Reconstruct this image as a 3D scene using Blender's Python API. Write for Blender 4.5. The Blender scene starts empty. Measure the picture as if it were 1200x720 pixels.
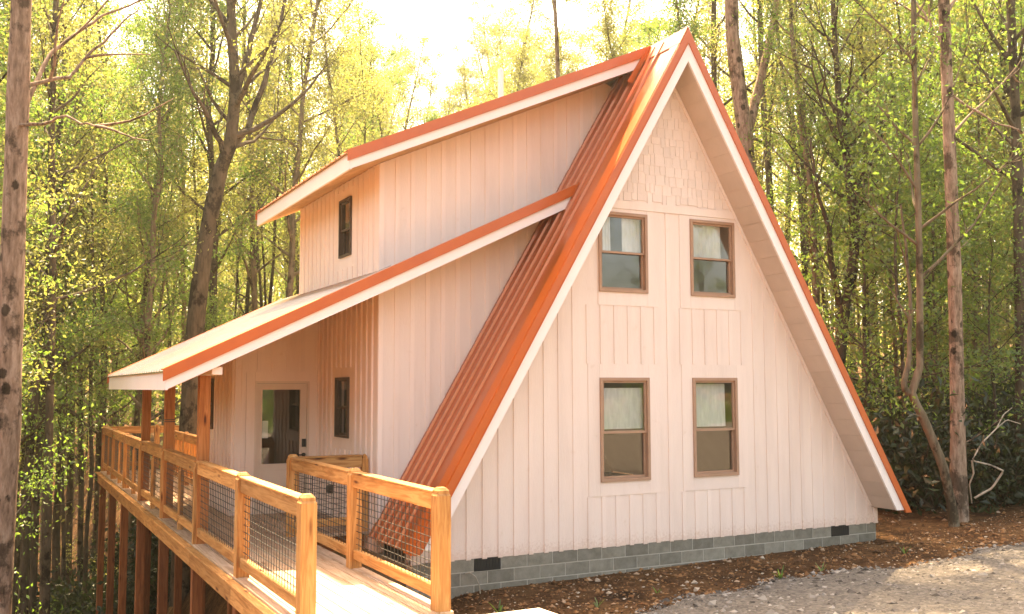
import bpy, bmesh, math, random
import numpy as np
from mathutils import Vector, Matrix, noise

S = bpy.context.scene
COL = S.collection
R = math.radians
random.seed(7)

# ------------------------------------------------------------------ camera
cam_d = bpy.data.cameras.new('camera')
cam = bpy.data.objects.new('camera', cam_d); COL.objects.link(cam)
S.camera = cam
YAW, PITCH, ROLL, FPX = 27.5265, 4.5947, -0.1603, 1159.57
CAM = Vector((-9.2466, -12.2392, 2.2816))
cam_d.sensor_width = 36.0
cam_d.lens = FPX / 1200.0 * 36.0
cam_d.clip_start = 0.05
cam_d.clip_end = 2000
fw = Vector((math.sin(R(YAW))*math.cos(R(PITCH)), math.cos(R(YAW))*math.cos(R(PITCH)), math.sin(R(PITCH))))
rt = Vector((math.cos(R(YAW)), -math.sin(R(YAW)), 0))
up = rt.cross(fw)
rt2 = rt*math.cos(R(ROLL)) + up*math.sin(R(ROLL))
up2 = up*math.cos(R(ROLL)) - rt*math.sin(R(ROLL))
M = Matrix((( rt2.x, up2.x, -fw.x, CAM.x), (rt2.y, up2.y, -fw.y, CAM.y), (rt2.z, up2.z, -fw.z, CAM.z), (0,0,0,1)))
cam.matrix_world = M

# ------------------------------------------------------------------ sky, sun, exposure
SUN_EL, SUN_AZ = 62.0, 18.0          # azimuth clockwise from +y
world = bpy.data.worlds.new('World'); S.world = world
world.use_nodes = True
wn = world.node_tree.nodes; wl = world.node_tree.links
bg = wn.get('Background') or wn.new('ShaderNodeBackground')
sky = wn.new('ShaderNodeTexSky'); sky.sky_type = 'NISHITA'
sky.sun_disc = False
sky.sun_elevation = R(SUN_EL); sky.sun_rotation = R(SUN_AZ)
sky.air_density = 1.0; sky.dust_density = 5.0; sky.ozone_density = 0.6
wl.new(sky.outputs[0], bg.inputs[0])
bg.inputs[1].default_value = 0.14
sd = bpy.data.lights.new('sun', 'SUN'); sun = bpy.data.objects.new('sun', sd); COL.objects.link(sun)
sd.energy = 5.0; sd.angle = R(0.53); sd.color = (1.0, 0.86, 0.66)
sv = Vector((math.sin(R(SUN_AZ))*math.cos(R(SUN_EL)), math.cos(R(SUN_AZ))*math.cos(R(SUN_EL)), math.sin(R(SUN_EL))))
sun.rotation_euler = (-sv).to_track_quat('-Z', 'Y').to_euler()
sun.location = sv*60
vs = S.view_settings
vs.view_transform = 'Standard'; vs.look = 'None'; vs.gamma = 1.0; vs.use_curve_mapping = False
vs.exposure = 2.62
vs.use_white_balance = True
vs.white_balance_temperature = 8900
vs.white_balance_tint = 10
S.cycles.max_bounces = 6
S.cycles.diffuse_bounces = 3
S.cycles.glossy_bounces = 3
S.cycles.transmission_bounces = 4
S.cycles.transparent_max_bounces = 8
S.cycles.use_denoising = True
S.cycles.caustics_reflective = False
S.cycles.caustics_refractive = False

# ------------------------------------------------------------------ helpers
ORG = {}                                       # world origin of every object with children
def setp(o, label=None, cat=None, group=None, kind=None):
    if label: o['label'] = label
    if cat: o['category'] = cat
    if group: o['group'] = group
    if kind: o['kind'] = kind
    return o
def link(o, origin, parent):
    COL.objects.link(o)
    origin = Vector(origin)
    ORG[o.name] = origin
    if parent is not None:
        o.parent = parent
        o.location = origin - ORG[parent.name]
    else:
        o.location = origin
    return o
def empty(name, loc, label, cat, group=None):
    o = bpy.data.objects.new(name, None); o.empty_display_size = 0.3
    link(o, loc, None)
    return setp(o, label, cat, group)
def mk(name, verts, faces, mat, parent=None, origin=None, smooth=False):
    v = np.asarray(verts, float)
    if origin is None:
        origin = np.array([(v[:,0].min()+v[:,0].max())/2, (v[:,1].min()+v[:,1].max())/2, v[:,2].min()])
    else:
        origin = np.asarray(origin, float)
    me = bpy.data.meshes.new(name)
    me.from_pydata([tuple(p) for p in (v-origin)], [], faces)
    if mat: me.materials.append(mat)
    if smooth: me.polygons.foreach_set('use_smooth', [True]*len(me.polygons))
    me.update()
    o = bpy.data.objects.new(name, me)
    return link(o, origin, parent)
BOXF = [(0,1,2,3),(7,6,5,4),(0,4,5,1),(1,5,6,2),(2,6,7,3),(3,7,4,0)]
def boxv(x0,x1,y0,y1,z0,z1):
    return [(x0,y0,z0),(x0,y1,z0),(x1,y1,z0),(x1,y0,z0),(x0,y0,z1),(x0,y1,z1),(x1,y1,z1),(x1,y0,z1)]
def box(name, b, mat, parent=None):
    return mk(name, boxv(*b), BOXF, mat, parent)
class MB:
    def __init__(s): s.v=[]; s.f=[]
    def add(s, verts, faces):
        n=len(s.v); s.v += [tuple(p) for p in verts]; s.f += [tuple(i+n for i in f) for f in faces]; return s
    def box(s, *b): return s.add(boxv(*b), BOXF)
    def prism(s, poly, fn0, fn1):
        n=len(poly); a=[fn0(*p) for p in poly]; b=[fn1(*p) for p in poly]
        return s.add(a+b, [tuple(range(n))[::-1], tuple(range(n,2*n))]+[(i,(i+1)%n,n+(i+1)%n,n+i) for i in range(n)])
    def build(s, name, mat, parent=None, smooth=False):
        o = mk(name, s.v, s.f, mat, parent, smooth=smooth)
        bm = bmesh.new(); bm.from_mesh(o.data); bmesh.ops.recalc_face_normals(bm, faces=bm.faces); bm.to_mesh(o.data); bm.free()
        return o
def prism_y(name, poly, y0, y1, mat, parent):
    """polygon in x,z extruded along y"""
    return MB().prism(poly, lambda x,z:(x,y0,z), lambda x,z:(x,y1,z)).build(name, mat, parent)
_bcache = {}
def timber(name, p0, p1, w, h, mat, parent, bev=0.006, roll=0.0):
    """chamfered timber whose local x runs from p0 to p1 (grain follows x); h is measured along z when level"""
    p0=Vector(p0); p1=Vector(p1); d=p1-p0; L=d.length
    key=(round(L,3),round(w,3),round(h,3),mat.name,bev)
    me=_bcache.get(key)
    if me is None:
        bm=bmesh.new()
        bmesh.ops.create_cube(bm, size=1.0)
        for v in bm.verts: v.co=Vector(((v.co.x+.5)*L, v.co.y*w, v.co.z*h))
        if bev: bmesh.ops.bevel(bm, geom=list(bm.edges), offset=bev, segments=1, profile=.5, affect='EDGES')
        me=bpy.data.meshes.new(name); bm.to_mesh(me); bm.free(); me.materials.append(mat); _bcache[key]=me
    o=bpy.data.objects.new(name, me)
    link(o, p0, parent)
    x=d.normalized(); zref=Vector((0,0,1)) if abs(x.z)<.9 else Vector((0,1,0))
    y=zref.cross(x).normalized(); z=x.cross(y)
    o.rotation_euler=Matrix(((x.x,y.x,z.x),(x.y,y.y,z.y),(x.z,y.z,z.z))).to_euler()
    return o

# ------------------------------------------------------------------ materials
def new_mat(name):
    m=bpy.data.materials.new(name); m.use_nodes=True
    n=m.node_tree.nodes; l=m.node_tree.links
    return m,n,l,n['Principled BSDF']
def ramp(n, stops):
    r=n.new('ShaderNodeValToRGB'); e=r.color_ramp.elements
    while len(e)<len(stops): e.new(.5)
    for el,(p,c) in zip(e,stops): el.position=p; el.color=(*c,1)
    return r
def coords(n,l,scale=(1,1,1),rand=True,kind='Object'):
    t=n.new('ShaderNodeTexCoord'); mp=n.new('ShaderNodeMapping'); mp.inputs['Scale'].default_value=scale
    l.new(t.outputs[kind], mp.inputs[0])
    if rand:
        oi=n.new('ShaderNodeObjectInfo'); ml=n.new('ShaderNodeMath'); ml.operation='MULTIPLY'; ml.inputs[1].default_value=37.0
        l.new(oi.outputs['Random'], ml.inputs[0]); l.new(ml.outputs[0], mp.inputs['Location'])
    return mp
def noise_tex(n,l,vec,scale,detail=4,rough=.55,dist=0):
    t=n.new('ShaderNodeTexNoise'); t.inputs['Scale'].default_value=scale; t.inputs['Detail'].default_value=detail
    t.inputs['Roughness'].default_value=rough; t.inputs['Distortion'].default_value=dist
    l.new(vec.outputs[0], t.inputs['Vector']); return t
def bump(n,l,b,h,strength=.2,dist=.01):
    bp=n.new('ShaderNodeBump'); bp.inputs['Strength'].default_value=strength; bp.inputs['Distance'].default_value=dist
    l.new(h, bp.inputs['Height']); l.new(bp.outputs[0], b.inputs['Normal']); return bp
def objvar(n,l,src,amt=.18):
    """vary the value a little from object to object"""
    oi=n.new('ShaderNodeObjectInfo'); mr=n.new('ShaderNodeMapRange'); mr.inputs[3].default_value=1-amt; mr.inputs[4].default_value=1+amt
    l.new(oi.outputs['Random'], mr.inputs[0])
    hs=n.new('ShaderNodeHueSaturation'); l.new(mr.outputs[0], hs.inputs['Value']); l.new(src, hs.inputs['Color']); return hs.outputs[0]
def mottled(name, c0, c1, scale=3, rough=.7, spec=.3, bstr=.1, bscale=60, var=0.0, stretch=(1,1,1), c2=None):
    m,n,l,b=new_mat(name)
    mp=coords(n,l,stretch)
    t=noise_tex(n,l,mp,scale,6,.6)
    st=[(.3,c0),(.7,c1)] if c2 is None else [(.25,c0),(.5,c1),(.75,c2)]
    r=ramp(n,st); l.new(t.outputs[0], r.inputs[0])
    src=r.outputs[0]
    if var: src=objvar(n,l,src,var)
    l.new(src, b.inputs['Base Color'])
    b.inputs['Roughness'].default_value=rough; b.inputs['Specular IOR Level'].default_value=spec
    if bstr:
        t2=noise_tex(n,l,mp,bscale,3); bump(n,l,b,t2.outputs[0],bstr,.01)
    return m
def wood(name, dark, mid, light, rough=.62, var=.24):
    m,n,l,b=new_mat(name)
    mp=coords(n,l,(.9,11,11))
    w=noise_tex(n,l,mp,1.6,5,.55,1.6)
    r=ramp(n,[(.30,dark),(.46,mid),(.62,light),(.78,mid)]); l.new(w.outputs[0], r.inputs[0])
    mp2=coords(n,l,(.6,1.4,1.4)); t2=noise_tex(n,l,mp2,2.2,3)
    mix=n.new('ShaderNodeMixRGB'); mix.blend_type='MULTIPLY'; mix.inputs[0].default_value=.45
    r2=ramp(n,[(.3,(.55,.5,.45)),(.6,(1,1,1))]); l.new(t2.outputs[0], r2.inputs[0])
    l.new(r.outputs[0], mix.inputs[1]); l.new(r2.outputs[0], mix.inputs[2])
    # knots
    mp3=coords(n,l,(1.0,4.5,4.5)); v=n.new('ShaderNodeTexVoronoi'); v.inputs['Scale'].default_value=1.3; l.new(mp3.outputs[0], v.inputs['Vector'])
    r3=ramp(n,[(.05,(.12,.05,.03)),(.09,(.55,.42,.33)),(.15,(1,1,1))]); l.new(v.outputs['Distance'], r3.inputs[0])
    mix2=n.new('ShaderNodeMixRGB'); mix2.blend_type='MULTIPLY'; mix2.inputs[0].default_value=.95
    l.new(mix.outputs[0], mix2.inputs[1]); l.new(r3.outputs[0], mix2.inputs[2])
    l.new(objvar(n,l,mix2.outputs[0],var), b.inputs['Base Color'])
    b.inputs['Roughness'].default_value=rough; b.inputs['Specular IOR Level'].default_value=.3
    bump(n,l,b,w.outputs[0],.25,.004)
    return m
M_SIDING=mottled('siding_paint',(.84,.68,.58),(.89,.74,.64),5,.75,.25,.18,90,.03,(1,1,.12))
def siding_mat():
    m,n,l,b=new_mat('siding_paint')
    g=n.new('ShaderNodeNewGeometry')
    mp=n.new('ShaderNodeMapping'); mp.inputs['Scale'].default_value=(1,1,.16); l.new(g.outputs['Position'],mp.inputs[0])
    t=noise_tex(n,l,mp,3.2,6,.65)
    r=ramp(n,[(.28,(.82,.625,.53)),(.5,(.88,.685,.59)),(.75,(.90,.72,.625))]); l.new(t.outputs[0],r.inputs[0])
    mp2=n.new('ShaderNodeMapping'); mp2.inputs['Scale'].default_value=(1,1,1); l.new(g.outputs['Position'],mp2.inputs[0])
    t2=noise_tex(n,l,mp2,5.5,7,.75)
    r2=ramp(n,[(.60,(1,1,1)),(.72,(.86,.79,.70))]); l.new(t2.outputs[0],r2.inputs[0])     # scattered grime
    m1=n.new('ShaderNodeMixRGB'); m1.blend_type='MULTIPLY'; m1.inputs[0].default_value=.7; l.new(r.outputs[0],m1.inputs[1]); l.new(r2.outputs[0],m1.inputs[2])
    sp=n.new('ShaderNodeSeparateXYZ'); l.new(g.outputs['Position'],sp.inputs[0])
    t3=noise_tex(n,l,mp2,26,5,.8)
    ma=n.new('ShaderNodeMath'); ma.operation='MULTIPLY_ADD'; ma.inputs[1].default_value=-.9; l.new(t3.outputs[0],ma.inputs[0]); l.new(sp.outputs['Z'],ma.inputs[2])
    r3=ramp(n,[(.0,(.62,.43,.30)),(.12,(1,1,1))])                                           # mud spatter thrown up from the dirt
    ad=n.new('ShaderNodeMath'); ad.operation='ADD'; ad.inputs[1].default_value=.46; l.new(ma.outputs[0],ad.inputs[0]); l.new(ad.outputs[0],r3.inputs[0])
    m2=n.new('ShaderNodeMixRGB'); m2.blend_type='MULTIPLY'; m2.inputs[0].default_value=.28; l.new(m1.outputs[0],m2.inputs[1]); l.new(r3.outputs[0],m2.inputs[2])
    l.new(objvar(n,l,m2.outputs[0],.035),b.inputs['Base Color']); b.inputs['Roughness'].default_value=.75; b.inputs['Specular IOR Level'].default_value=.25
    t4=noise_tex(n,l,mp,60,4,.6); bump(n,l,b,t4.outputs[0],.22,.01); return m
M_SIDING=siding_mat()
M_TRIM=mottled('white_trim_paint',(.87,.75,.69),(.90,.79,.73),2,.55,.35,.04,40,.02)
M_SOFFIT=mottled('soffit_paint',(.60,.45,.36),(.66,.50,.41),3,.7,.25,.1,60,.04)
M_SHINGLE=mottled('shingle_paint',(.84,.65,.555),(.89,.70,.605),9,.75,.25,.3,50,.05,(3,3,.6))
def metal_paint(name, c0, c1, rough, coat=1.0, metal=0.0, crough=.10):
    m,n,l,b=new_mat(name)
    mp=coords(n,l,(1,1,1)); t=noise_tex(n,l,mp,2.5,5)
    r=ramp(n,[(.3,c0),(.7,c1)]); l.new(t.outputs[0], r.inputs[0]); l.new(r.outputs[0], b.inputs['Base Color'])
    b.inputs['Roughness'].default_value=rough; b.inputs['Specular IOR Level'].default_value=.6
    b.inputs['Metallic'].default_value=metal; b.inputs['Coat Weight'].default_value=coat; b.inputs['Coat Roughness'].default_value=crough; b.inputs['Coat IOR'].default_value=1.8
    t2=noise_tex(n,l,mp,4,2); bump(n,l,b,t2.outputs[0],.02,.02)
    return m
M_ROOF=metal_paint('red_roof_metal',(.50,.10,.014),(.57,.125,.018),.30,.6,.6,.24)
M_PORCHM=metal_paint('glare_roof_metal',(.46,.36,.27),(.54,.43,.33),.24,.5,.5)  # glare on the porch roof put into a pale base colour
M_RAKE=metal_paint('orange_red_trim_metal',(.50,.080,.004),(.57,.10,.006),.45,.1)
M_RIM=wood('pine_golden',(.33,.125,.034),(.47,.205,.062),(.60,.30,.11))
M_CEIL=wood('pine_ceiling',(.42,.20,.075),(.58,.31,.13),(.68,.40,.19))
M_POST=wood('cedar_red',(.26,.075,.02),(.36,.12,.03),(.44,.16,.05),.7)
M_SUP=wood('cedar_shade_tone',(.13,.040,.014),(.19,.060,.020),(.25,.085,.03),.8)  # cedar darkened: the shade under the deck is in the colour
M_DECK=wood('deck_boards',(.34,.20,.115),(.44,.28,.18),(.54,.37,.26),.55,.25)
M_BLOCK=mottled('concrete_block',(.18,.16,.125),(.24,.215,.17),9,.95,.15,.5,120,.2,c2=(.30,.27,.22))
M_MORTAR=mottled('mortar',(.42,.38,.32),(.52,.47,.40),20,.95,.1,.3,90)
M_BLACK=mottled('black_metal',(.012,.012,.012),(.02,.02,.02),10,.45,.5,0)
M_WIRE=mottled('black_wire',(.02,.018,.016),(.03,.027,.022),10,.5,.5,0)
M_FRAME=mottled('tan_window_vinyl',(.40,.22,.14),(.46,.26,.17),6,.55,.35,.03)
M_DARKF=mottled('bronze_window_frame',(.07,.045,.03),(.10,.06,.04),6,.5,.4,.03)
M_DOOR=mottled('door_paint',(.72,.55,.44),(.77,.60,.49),3,.5,.4,.04)
M_SHADE=mottled('window_shade_cloth',(.58,.57,.53),(.74,.73,.69),6,.9,.1,.3,9,0,(4,4,.7))
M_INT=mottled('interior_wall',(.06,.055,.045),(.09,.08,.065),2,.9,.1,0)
M_PVC=mottled('white_pvc',(.82,.82,.80),(.86,.86,.84),4,.5,.4,0)
M_CONC=mottled('slab_concrete',(.40,.36,.31),(.48,.43,.37),5,.9,.2,.3,60)
def glass_mat():
    m,n,l,b=new_mat('window_glass')
    out=n['Material Output']; n.remove(b)
    tr=n.new('ShaderNodeBsdfTransparent'); tr.inputs[0].default_value=(.95,.95,.94,1)
    gl=n.new('ShaderNodeBsdfGlossy'); gl.inputs['Roughness'].default_value=.03
    mp=coords(n,l,(1,1,1)); t=noise_tex(n,l,mp,1.6,2)
    bp=n.new('ShaderNodeBump'); bp.inputs['Strength'].default_value=.05; bp.inputs['Distance'].default_value=.05
    l.new(t.outputs[0],bp.inputs['Height']); l.new(bp.outputs[0],gl.inputs['Normal'])
    fr=n.new('ShaderNodeFresnel'); fr.inputs[0].default_value=2.2
    mx=n.new('ShaderNodeMixShader'); ge=n.new('ShaderNodeNewGeometry'); iv=n.new('ShaderNodeMath'); iv.operation='SUBTRACT'; iv.inputs[0].default_value=1; l.new(ge.outputs['Backfacing'],iv.inputs[1]); mu=n.new('ShaderNodeMath'); mu.operation='MULTIPLY'; l.new(fr.outputs[0],mu.inputs[0]); l.new(iv.outputs[0],mu.inputs[1]); l.new(mu.outputs[0],mx.inputs[0]); l.new(tr.outputs[0],mx.inputs[1]); l.new(gl.outputs[0],mx.inputs[2])
    l.new(mx.outputs[0],out.inputs[0]); return m
M_GLASS=glass_mat()
def bark_mat(name,c0,c1,c2,scale=9,spots=False):
    m,n,l,b=new_mat(name)
    mp=coords(n,l,(1,1,.22)); t=noise_tex(n,l,mp,scale,6,.65)
    mp2=coords(n,l,(1,1,.8)); t2=noise_tex(n,l,mp2,2.2,5,.7)
    r=ramp(n,[(.32,c0),(.5,c1),(.7,c2)]); l.new(t.outputs[0], r.inputs[0])
    r2=ramp(n,[(.40,(.10,.10,.09)),(.48,(1,1,1))]); l.new(t2.outputs[0], r2.inputs[0])
    mx=n.new('ShaderNodeMixRGB'); mx.blend_type='MULTIPLY'; mx.inputs[0].default_value=.75
    l.new(r.outputs[0],mx.inputs[1]); l.new(r2.outputs[0],mx.inputs[2])
    src=mx.outputs[0]
    if spots:
        mp3=coords(n,l,(1,1,.75)); v=n.new('ShaderNodeTexVoronoi'); v.inputs['Scale'].default_value=3.6; v.inputs['Randomness'].default_value=1; l.new(mp3.outputs[0],v.inputs['Vector'])
        t3=noise_tex(n,l,mp3,22,4,.7); ad=n.new('ShaderNodeMath'); ad.operation='MULTIPLY_ADD'; ad.inputs[1].default_value=.22; l.new(t3.outputs[0],ad.inputs[0]); l.new(v.outputs['Distance'],ad.inputs[2])
        r3=ramp(n,[(.30,(.10,.10,.09)),(.36,(1,1,1))]); l.new(ad.outputs[0],r3.inputs[0])
        m3=n.new('ShaderNodeMixRGB'); m3.blend_type='MULTIPLY'; m3.inputs[0].default_value=.9; l.new(src,m3.inputs[1]); l.new(r3.outputs[0],m3.inputs[2]); src=m3.outputs[0]
    l.new(objvar(n,l,src,.25), b.inputs['Base Color']); b.inputs['Roughness'].default_value=.95; b.inputs['Specular IOR Level'].default_value=.1
    bump(n,l,b,t.outputs[0],.7,.03); return m
M_BARK=bark_mat('bark_grey_brown',(.09,.07,.045),(.17,.13,.085),(.25,.195,.13))
M_BARKD=bark_mat('bark_dark',(.05,.04,.028),(.095,.075,.052),(.14,.11,.08))
M_BARKL=bark_mat('bark_pale_pink',(.13,.085,.058),(.28,.19,.135),(.43,.32,.24),16,True)
M_DEAD=bark_mat('bare_grey_wood',(.30,.25,.19),(.42,.36,.28),(.52,.46,.37))
def leaf_mat(name, c0, c1, c2, trans=.55):
    m,n,l,b=new_mat(name)
    out=n['Material Output']; n.remove(b)
    g=n.new('ShaderNodeNewGeometry')
    wn_=n.new('ShaderNodeTexWhiteNoise'); wn_.noise_dimensions='1D'; l.new(g.outputs['Random Per Island'], wn_.inputs['W'])
    oi=n.new('ShaderNodeObjectInfo')
    ad=n.new('ShaderNodeMath'); ad.operation='MULTIPLY_ADD'; ad.inputs[1].default_value=.65
    ml=n.new('ShaderNodeMath'); ml.operation='MULTIPLY'; ml.inputs[1].default_value=.35
    l.new(oi.outputs['Random'], ml.inputs[0]); l.new(wn_.outputs['Value'], ad.inputs[0]); l.new(ml.outputs[0], ad.inputs[2])
    r=ramp(n,[(0,c0),(.5,c1),(1,c2)]); l.new(ad.outputs[0], r.inputs[0])
    d=n.new('ShaderNodeBsdfDiffuse'); t=n.new('ShaderNodeBsdfTranslucent')
    l.new(r.outputs[0], d.inputs[0])
    hs=n.new('ShaderNodeHueSaturation'); hs.inputs['Value'].default_value=1.8; hs.inputs['Saturation'].default_value=1.05; l.new(r.outputs[0],hs.inputs['Color']); l.new(hs.outputs[0], t.inputs[0])
    mx=n.new('ShaderNodeMixShader'); mx.inputs[0].default_value=trans
    l.new(d.outputs[0],mx.inputs[1]); l.new(t.outputs[0],mx.inputs[2])
    gl=n.new('ShaderNodeBsdfGlossy'); gl.inputs['Roughness'].default_value=.45
    mx2=n.new('ShaderNodeMixShader'); mx2.inputs[0].default_value=.05; l.new(mx.outputs[0],mx2.inputs[1]); l.new(gl.outputs[0],mx2.inputs[2])
    l.new(mx2.outputs[0], out.inputs[0]); return m
M_LEAF_Y=leaf_mat('leaf_spring_yellow',(.095,.108,.026),(.165,.172,.046),(.26,.25,.09),.62)
M_LEAF_G=leaf_mat('leaf_fresh_green',(.055,.11,.02),(.11,.18,.034),(.19,.25,.06),.62)
M_LEAF_D=leaf_mat('leaf_shaded_green',(.008,.020,.004),(.018,.034,.007),(.042,.06,.014),.3)  # understorey shade put into the leaf colour

# ------------------------------------------------------------------ ground
def sstep(a,b,x):
    t=np.clip((x-a)/(b-a),0,1); return t*t*(3-2*t)
def fbm(x,y,s,seed=0):
    """cheap smooth noise, vectorised"""
    out=np.zeros_like(x); rr=np.random.RandomState(seed)
    for k in range(7):
        a=rr.uniform(0,6.28); f=s*(1.7**(k*.6)); p=rr.uniform(0,6.28)
        out+=np.sin((x*math.cos(a)+y*math.sin(a))*f+p+1.3*np.sin((x*math.sin(a)-y*math.cos(a))*f*.7+p*2))/(1.25**k)
    return out/4.5
def ground_z(x,y):
    x=np.asarray(x,float); y=np.asarray(y,float)
    z=-.47+.018*(np.clip(x,-6,30)+4)
    z=z+.07*np.clip(-1.6-y,0,14)
    z=z+.055*np.clip(x-4.5,0,10)*sstep(-6,-1,y)
    z=z-5.0*sstep(-4.6,-11.5,x+.12*np.clip(y-2,-10,20))*sstep(-8.0,1.5,y)
    z=z-3.4*sstep(-3.5,-7.0,x)*sstep(-2.2,.6,y)
    z=z-2.2*sstep(8,20,y)*sstep(14,2,x)
    z=z-2.4*sstep(-15,-24,y)
    d=np.hypot(x,y)
    z=z+9*sstep(42,120,d)*sstep(-10,30,y)
    z=z+.05*fbm(x,y,.9,3)*sstep(.3,1.2,np.abs(y)) + .012*fbm(x,y,7,5) + .35*fbm(x,y,.16,8)*sstep(14,26,d)
    return z
def gz(x,y): return float(ground_z(np.array([x]),np.array([y]))[0])
def ground_mat():
    m,n,l,b=new_mat('dirt_and_leaf_litter')
    mp=coords(n,l,(1,1,1),False)
    t=noise_tex(n,l,mp,.9,7,.65); t2=noise_tex(n,l,mp,9,6,.7); t3=noise_tex(n,l,mp,45,4,.7)
    r=ramp(n,[(.32,(.045,.024,.013)),(.5,(.13,.062,.027)),(.68,(.24,.13,.06))]); l.new(t.outputs[0],r.inputs[0])
    r2=ramp(n,[(.35,(.45,.42,.36)),(.6,(1,1,1)),(.75,(1.5,1.35,1.1))]); l.new(t2.outputs[0],r2.inputs[0])
    mx=n.new('ShaderNodeMixRGB'); mx.blend_type='MULTIPLY'; mx.inputs[0].default_value=.9
    l.new(r.outputs[0],mx.inputs[1]); l.new(r2.outputs[0],mx.inputs[2]); l.new(mx.outputs[0],b.inputs['Base Color'])
    b.inputs['Roughness'].default_value=1; b.inputs['Specular IOR Level'].default_value=.1
    a=n.new('ShaderNodeMath'); a.operation='ADD'; l.new(t2.outputs[0],a.inputs[0]); l.new(t3.outputs[0],a.inputs[1])
    bump(n,l,b,a.outputs[0],.9,.05); return m
M_GROUND=ground_mat()
N=210
u=np.linspace(-1,1,N); g1=np.sinh(u*4.2)/math.sinh(4.2)*260
GX,GY=np.meshgrid(g1, g1, indexing='ij')
GZ=ground_z(GX,GY)
gv=np.stack([GX,GY,GZ],-1).reshape(-1,3)
gf=[(i*N+j,(i+1)*N+j,(i+1)*N+j+1,i*N+j+1) for i in range(N-1) for j in range(N-1)]
setp(mk('ground', gv, gf, M_GROUND, origin=(0,0,0), smooth=True), kind='structure')

# gravel drive: a draped sheet with a wavy edge, plus loose stones
def gravel_edge(x): return -1.85-.55*np.clip(-1.2-x,0,9)+.16*np.sin(x*1.7)+.08*np.sin(x*4.1+1)
def gravel_mat(name):
    m,n,l,b=new_mat(name)
    mp=coords(n,l,(1,1,1),False)
    v=n.new('ShaderNodeTexVoronoi'); v.inputs['Scale'].default_value=26; l.new(mp.outputs[0],v.inputs['Vector'])
    r=ramp(n,[(0,(.075,.064,.054)),(.5,(.13,.11,.093)),(1,(.20,.172,.148))]); l.new(v.outputs['Color'],r.inputs[0])
    l.new(r.outputs[0],b.inputs['Base Color']); b.inputs['Roughness'].default_value=.95; b.inputs['Specular IOR Level'].default_value=.2
    iv=n.new('ShaderNodeMath'); iv.operation='SUBTRACT'; iv.inputs[0].default_value=1; l.new(v.outputs['Distance'],iv.inputs[1])
    bump(n,l,b,iv.outputs[0],1,.03); return m
M_GRAVEL=gravel_mat('gravel_bed')
nx,ny=150,40
xs=np.linspace(-3.6,26,nx); vv=[]
for i,x in enumerate(xs):
    e=float(gravel_edge(x))
    for j in range(ny):
        t=(j/(ny-1))**1.6
        y=e-t*16
        vv.append((x,y,gz(x,y)+.012+.05*min(1,t*16/.5)-(.06 if j==0 else 0)))
ff=[(i*ny+j,(i*ny+j+1),((i+1)*ny+j+1),(i+1)*ny+j) for i in range(nx-1) for j in range(ny-1)]
setp(mk('gravel_drive', vv, ff, M_GRAVEL, origin=(0,0,0), smooth=True), kind='structure')
def stone_mat(name,stops):
    m,n,l,b=new_mat(name)
    g=n.new('ShaderNodeNewGeometry'); r=ramp(n,stops); l.new(g.outputs['Random Per Island'],r.inputs[0]); l.new(r.outputs[0],b.inputs['Base Color'])
    b.inputs['Roughness'].default_value=.9; b.inputs['Specular IOR Level'].default_value=.25; return m
M_STONE=stone_mat('gravel_stones',[(0,(.045,.037,.031)),(.35,(.11,.092,.078)),(.7,(.18,.153,.13)),(1,(.34,.30,.26))])
M_CLOD=stone_mat('dirt_clods',[(0,(.06,.03,.015)),(.5,(.17,.075,.03)),(.85,(.28,.14,.06)),(1,(.42,.34,.26))])
OCT=np.array([(1,0,0),(-1,0,0),(0,1,0),(0,-1,0),(0,0,1),(0,0,-1)],float)
OCTF=np.array([(0,2,4),(2,1,4),(1,3,4),(3,0,4),(2,0,5),(1,2,5),(3,1,5),(0,3,5)])
def scatter(name, pts, sizes, mat, seed, flat=.6):
    rr=np.random.RandomState(seed); n=len(pts)
    base=OCT[None]*rr.uniform(.55,1.25,(n,6,1))
    a=rr.uniform(0,6.28,n); ca,sa=np.cos(a),np.sin(a)
    base=base*np.array([1,1,flat])
    # tumble a little
    tl=rr.uniform(-.5,.5,n); y=base[:,:,1]*np.cos(tl)[:,None]-base[:,:,2]*np.sin(tl)[:,None]; z=base[:,:,1]*np.sin(tl)[:,None]+base[:,:,2]*np.cos(tl)[:,None]
    x=base[:,:,0]
    X=x*ca[:,None]-y*sa[:,None]; Y=x*sa[:,None]+y*ca[:,None]
    v=np.stack([X,Y,z],-1)*sizes[:,None,None]+pts[:,None,:]
    f=(OCTF[None]+6*np.arange(n)[:,None,None]).reshape(-1,3)
    return fast_mesh(name, v.reshape(-1,3), f, mat)
def fast_mesh_data(name, v, f, mat, smooth=False):
    v=np.ascontiguousarray(v,np.float32); f=np.ascontiguousarray(f,np.int32); k=f.shape[1]
    me=bpy.data.meshes.new(name)
    me.vertices.add(len(v)); me.vertices.foreach_set('co', v.ravel())
    me.loops.add(f.size); me.loops.foreach_set('vertex_index', f.ravel())
    me.polygons.add(len(f)); me.polygons.foreach_set('loop_start', np.arange(0,f.size,k,dtype=np.int32))
    me.polygons.foreach_set('use_smooth', np.full(len(f),smooth))
    me.materials.append(mat); me.update(calc_edges=True); me.validate()
    return me
def fast_mesh(name,v,f,mat,parent=None,origin=(0,0,0),smooth=False):
    o=bpy.data.objects.new(name, fast_mesh_data(name,v,f,mat,smooth)); return link(o,origin,parent)
rr=np.random.RandomState(5)
n=26000
px=rr.uniform(-3.4,10,n); d=rr.exponential(2.4,n); py=gravel_edge(px)-d+rr.normal(0,.12,n)*(d<.5)
pz=ground_z(px,py)+.045*np.clip((gravel_edge(px)-py)/.5,.2,1)
sz=np.clip(rr.lognormal(-3.9,.5,n),.009,.09)
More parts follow.
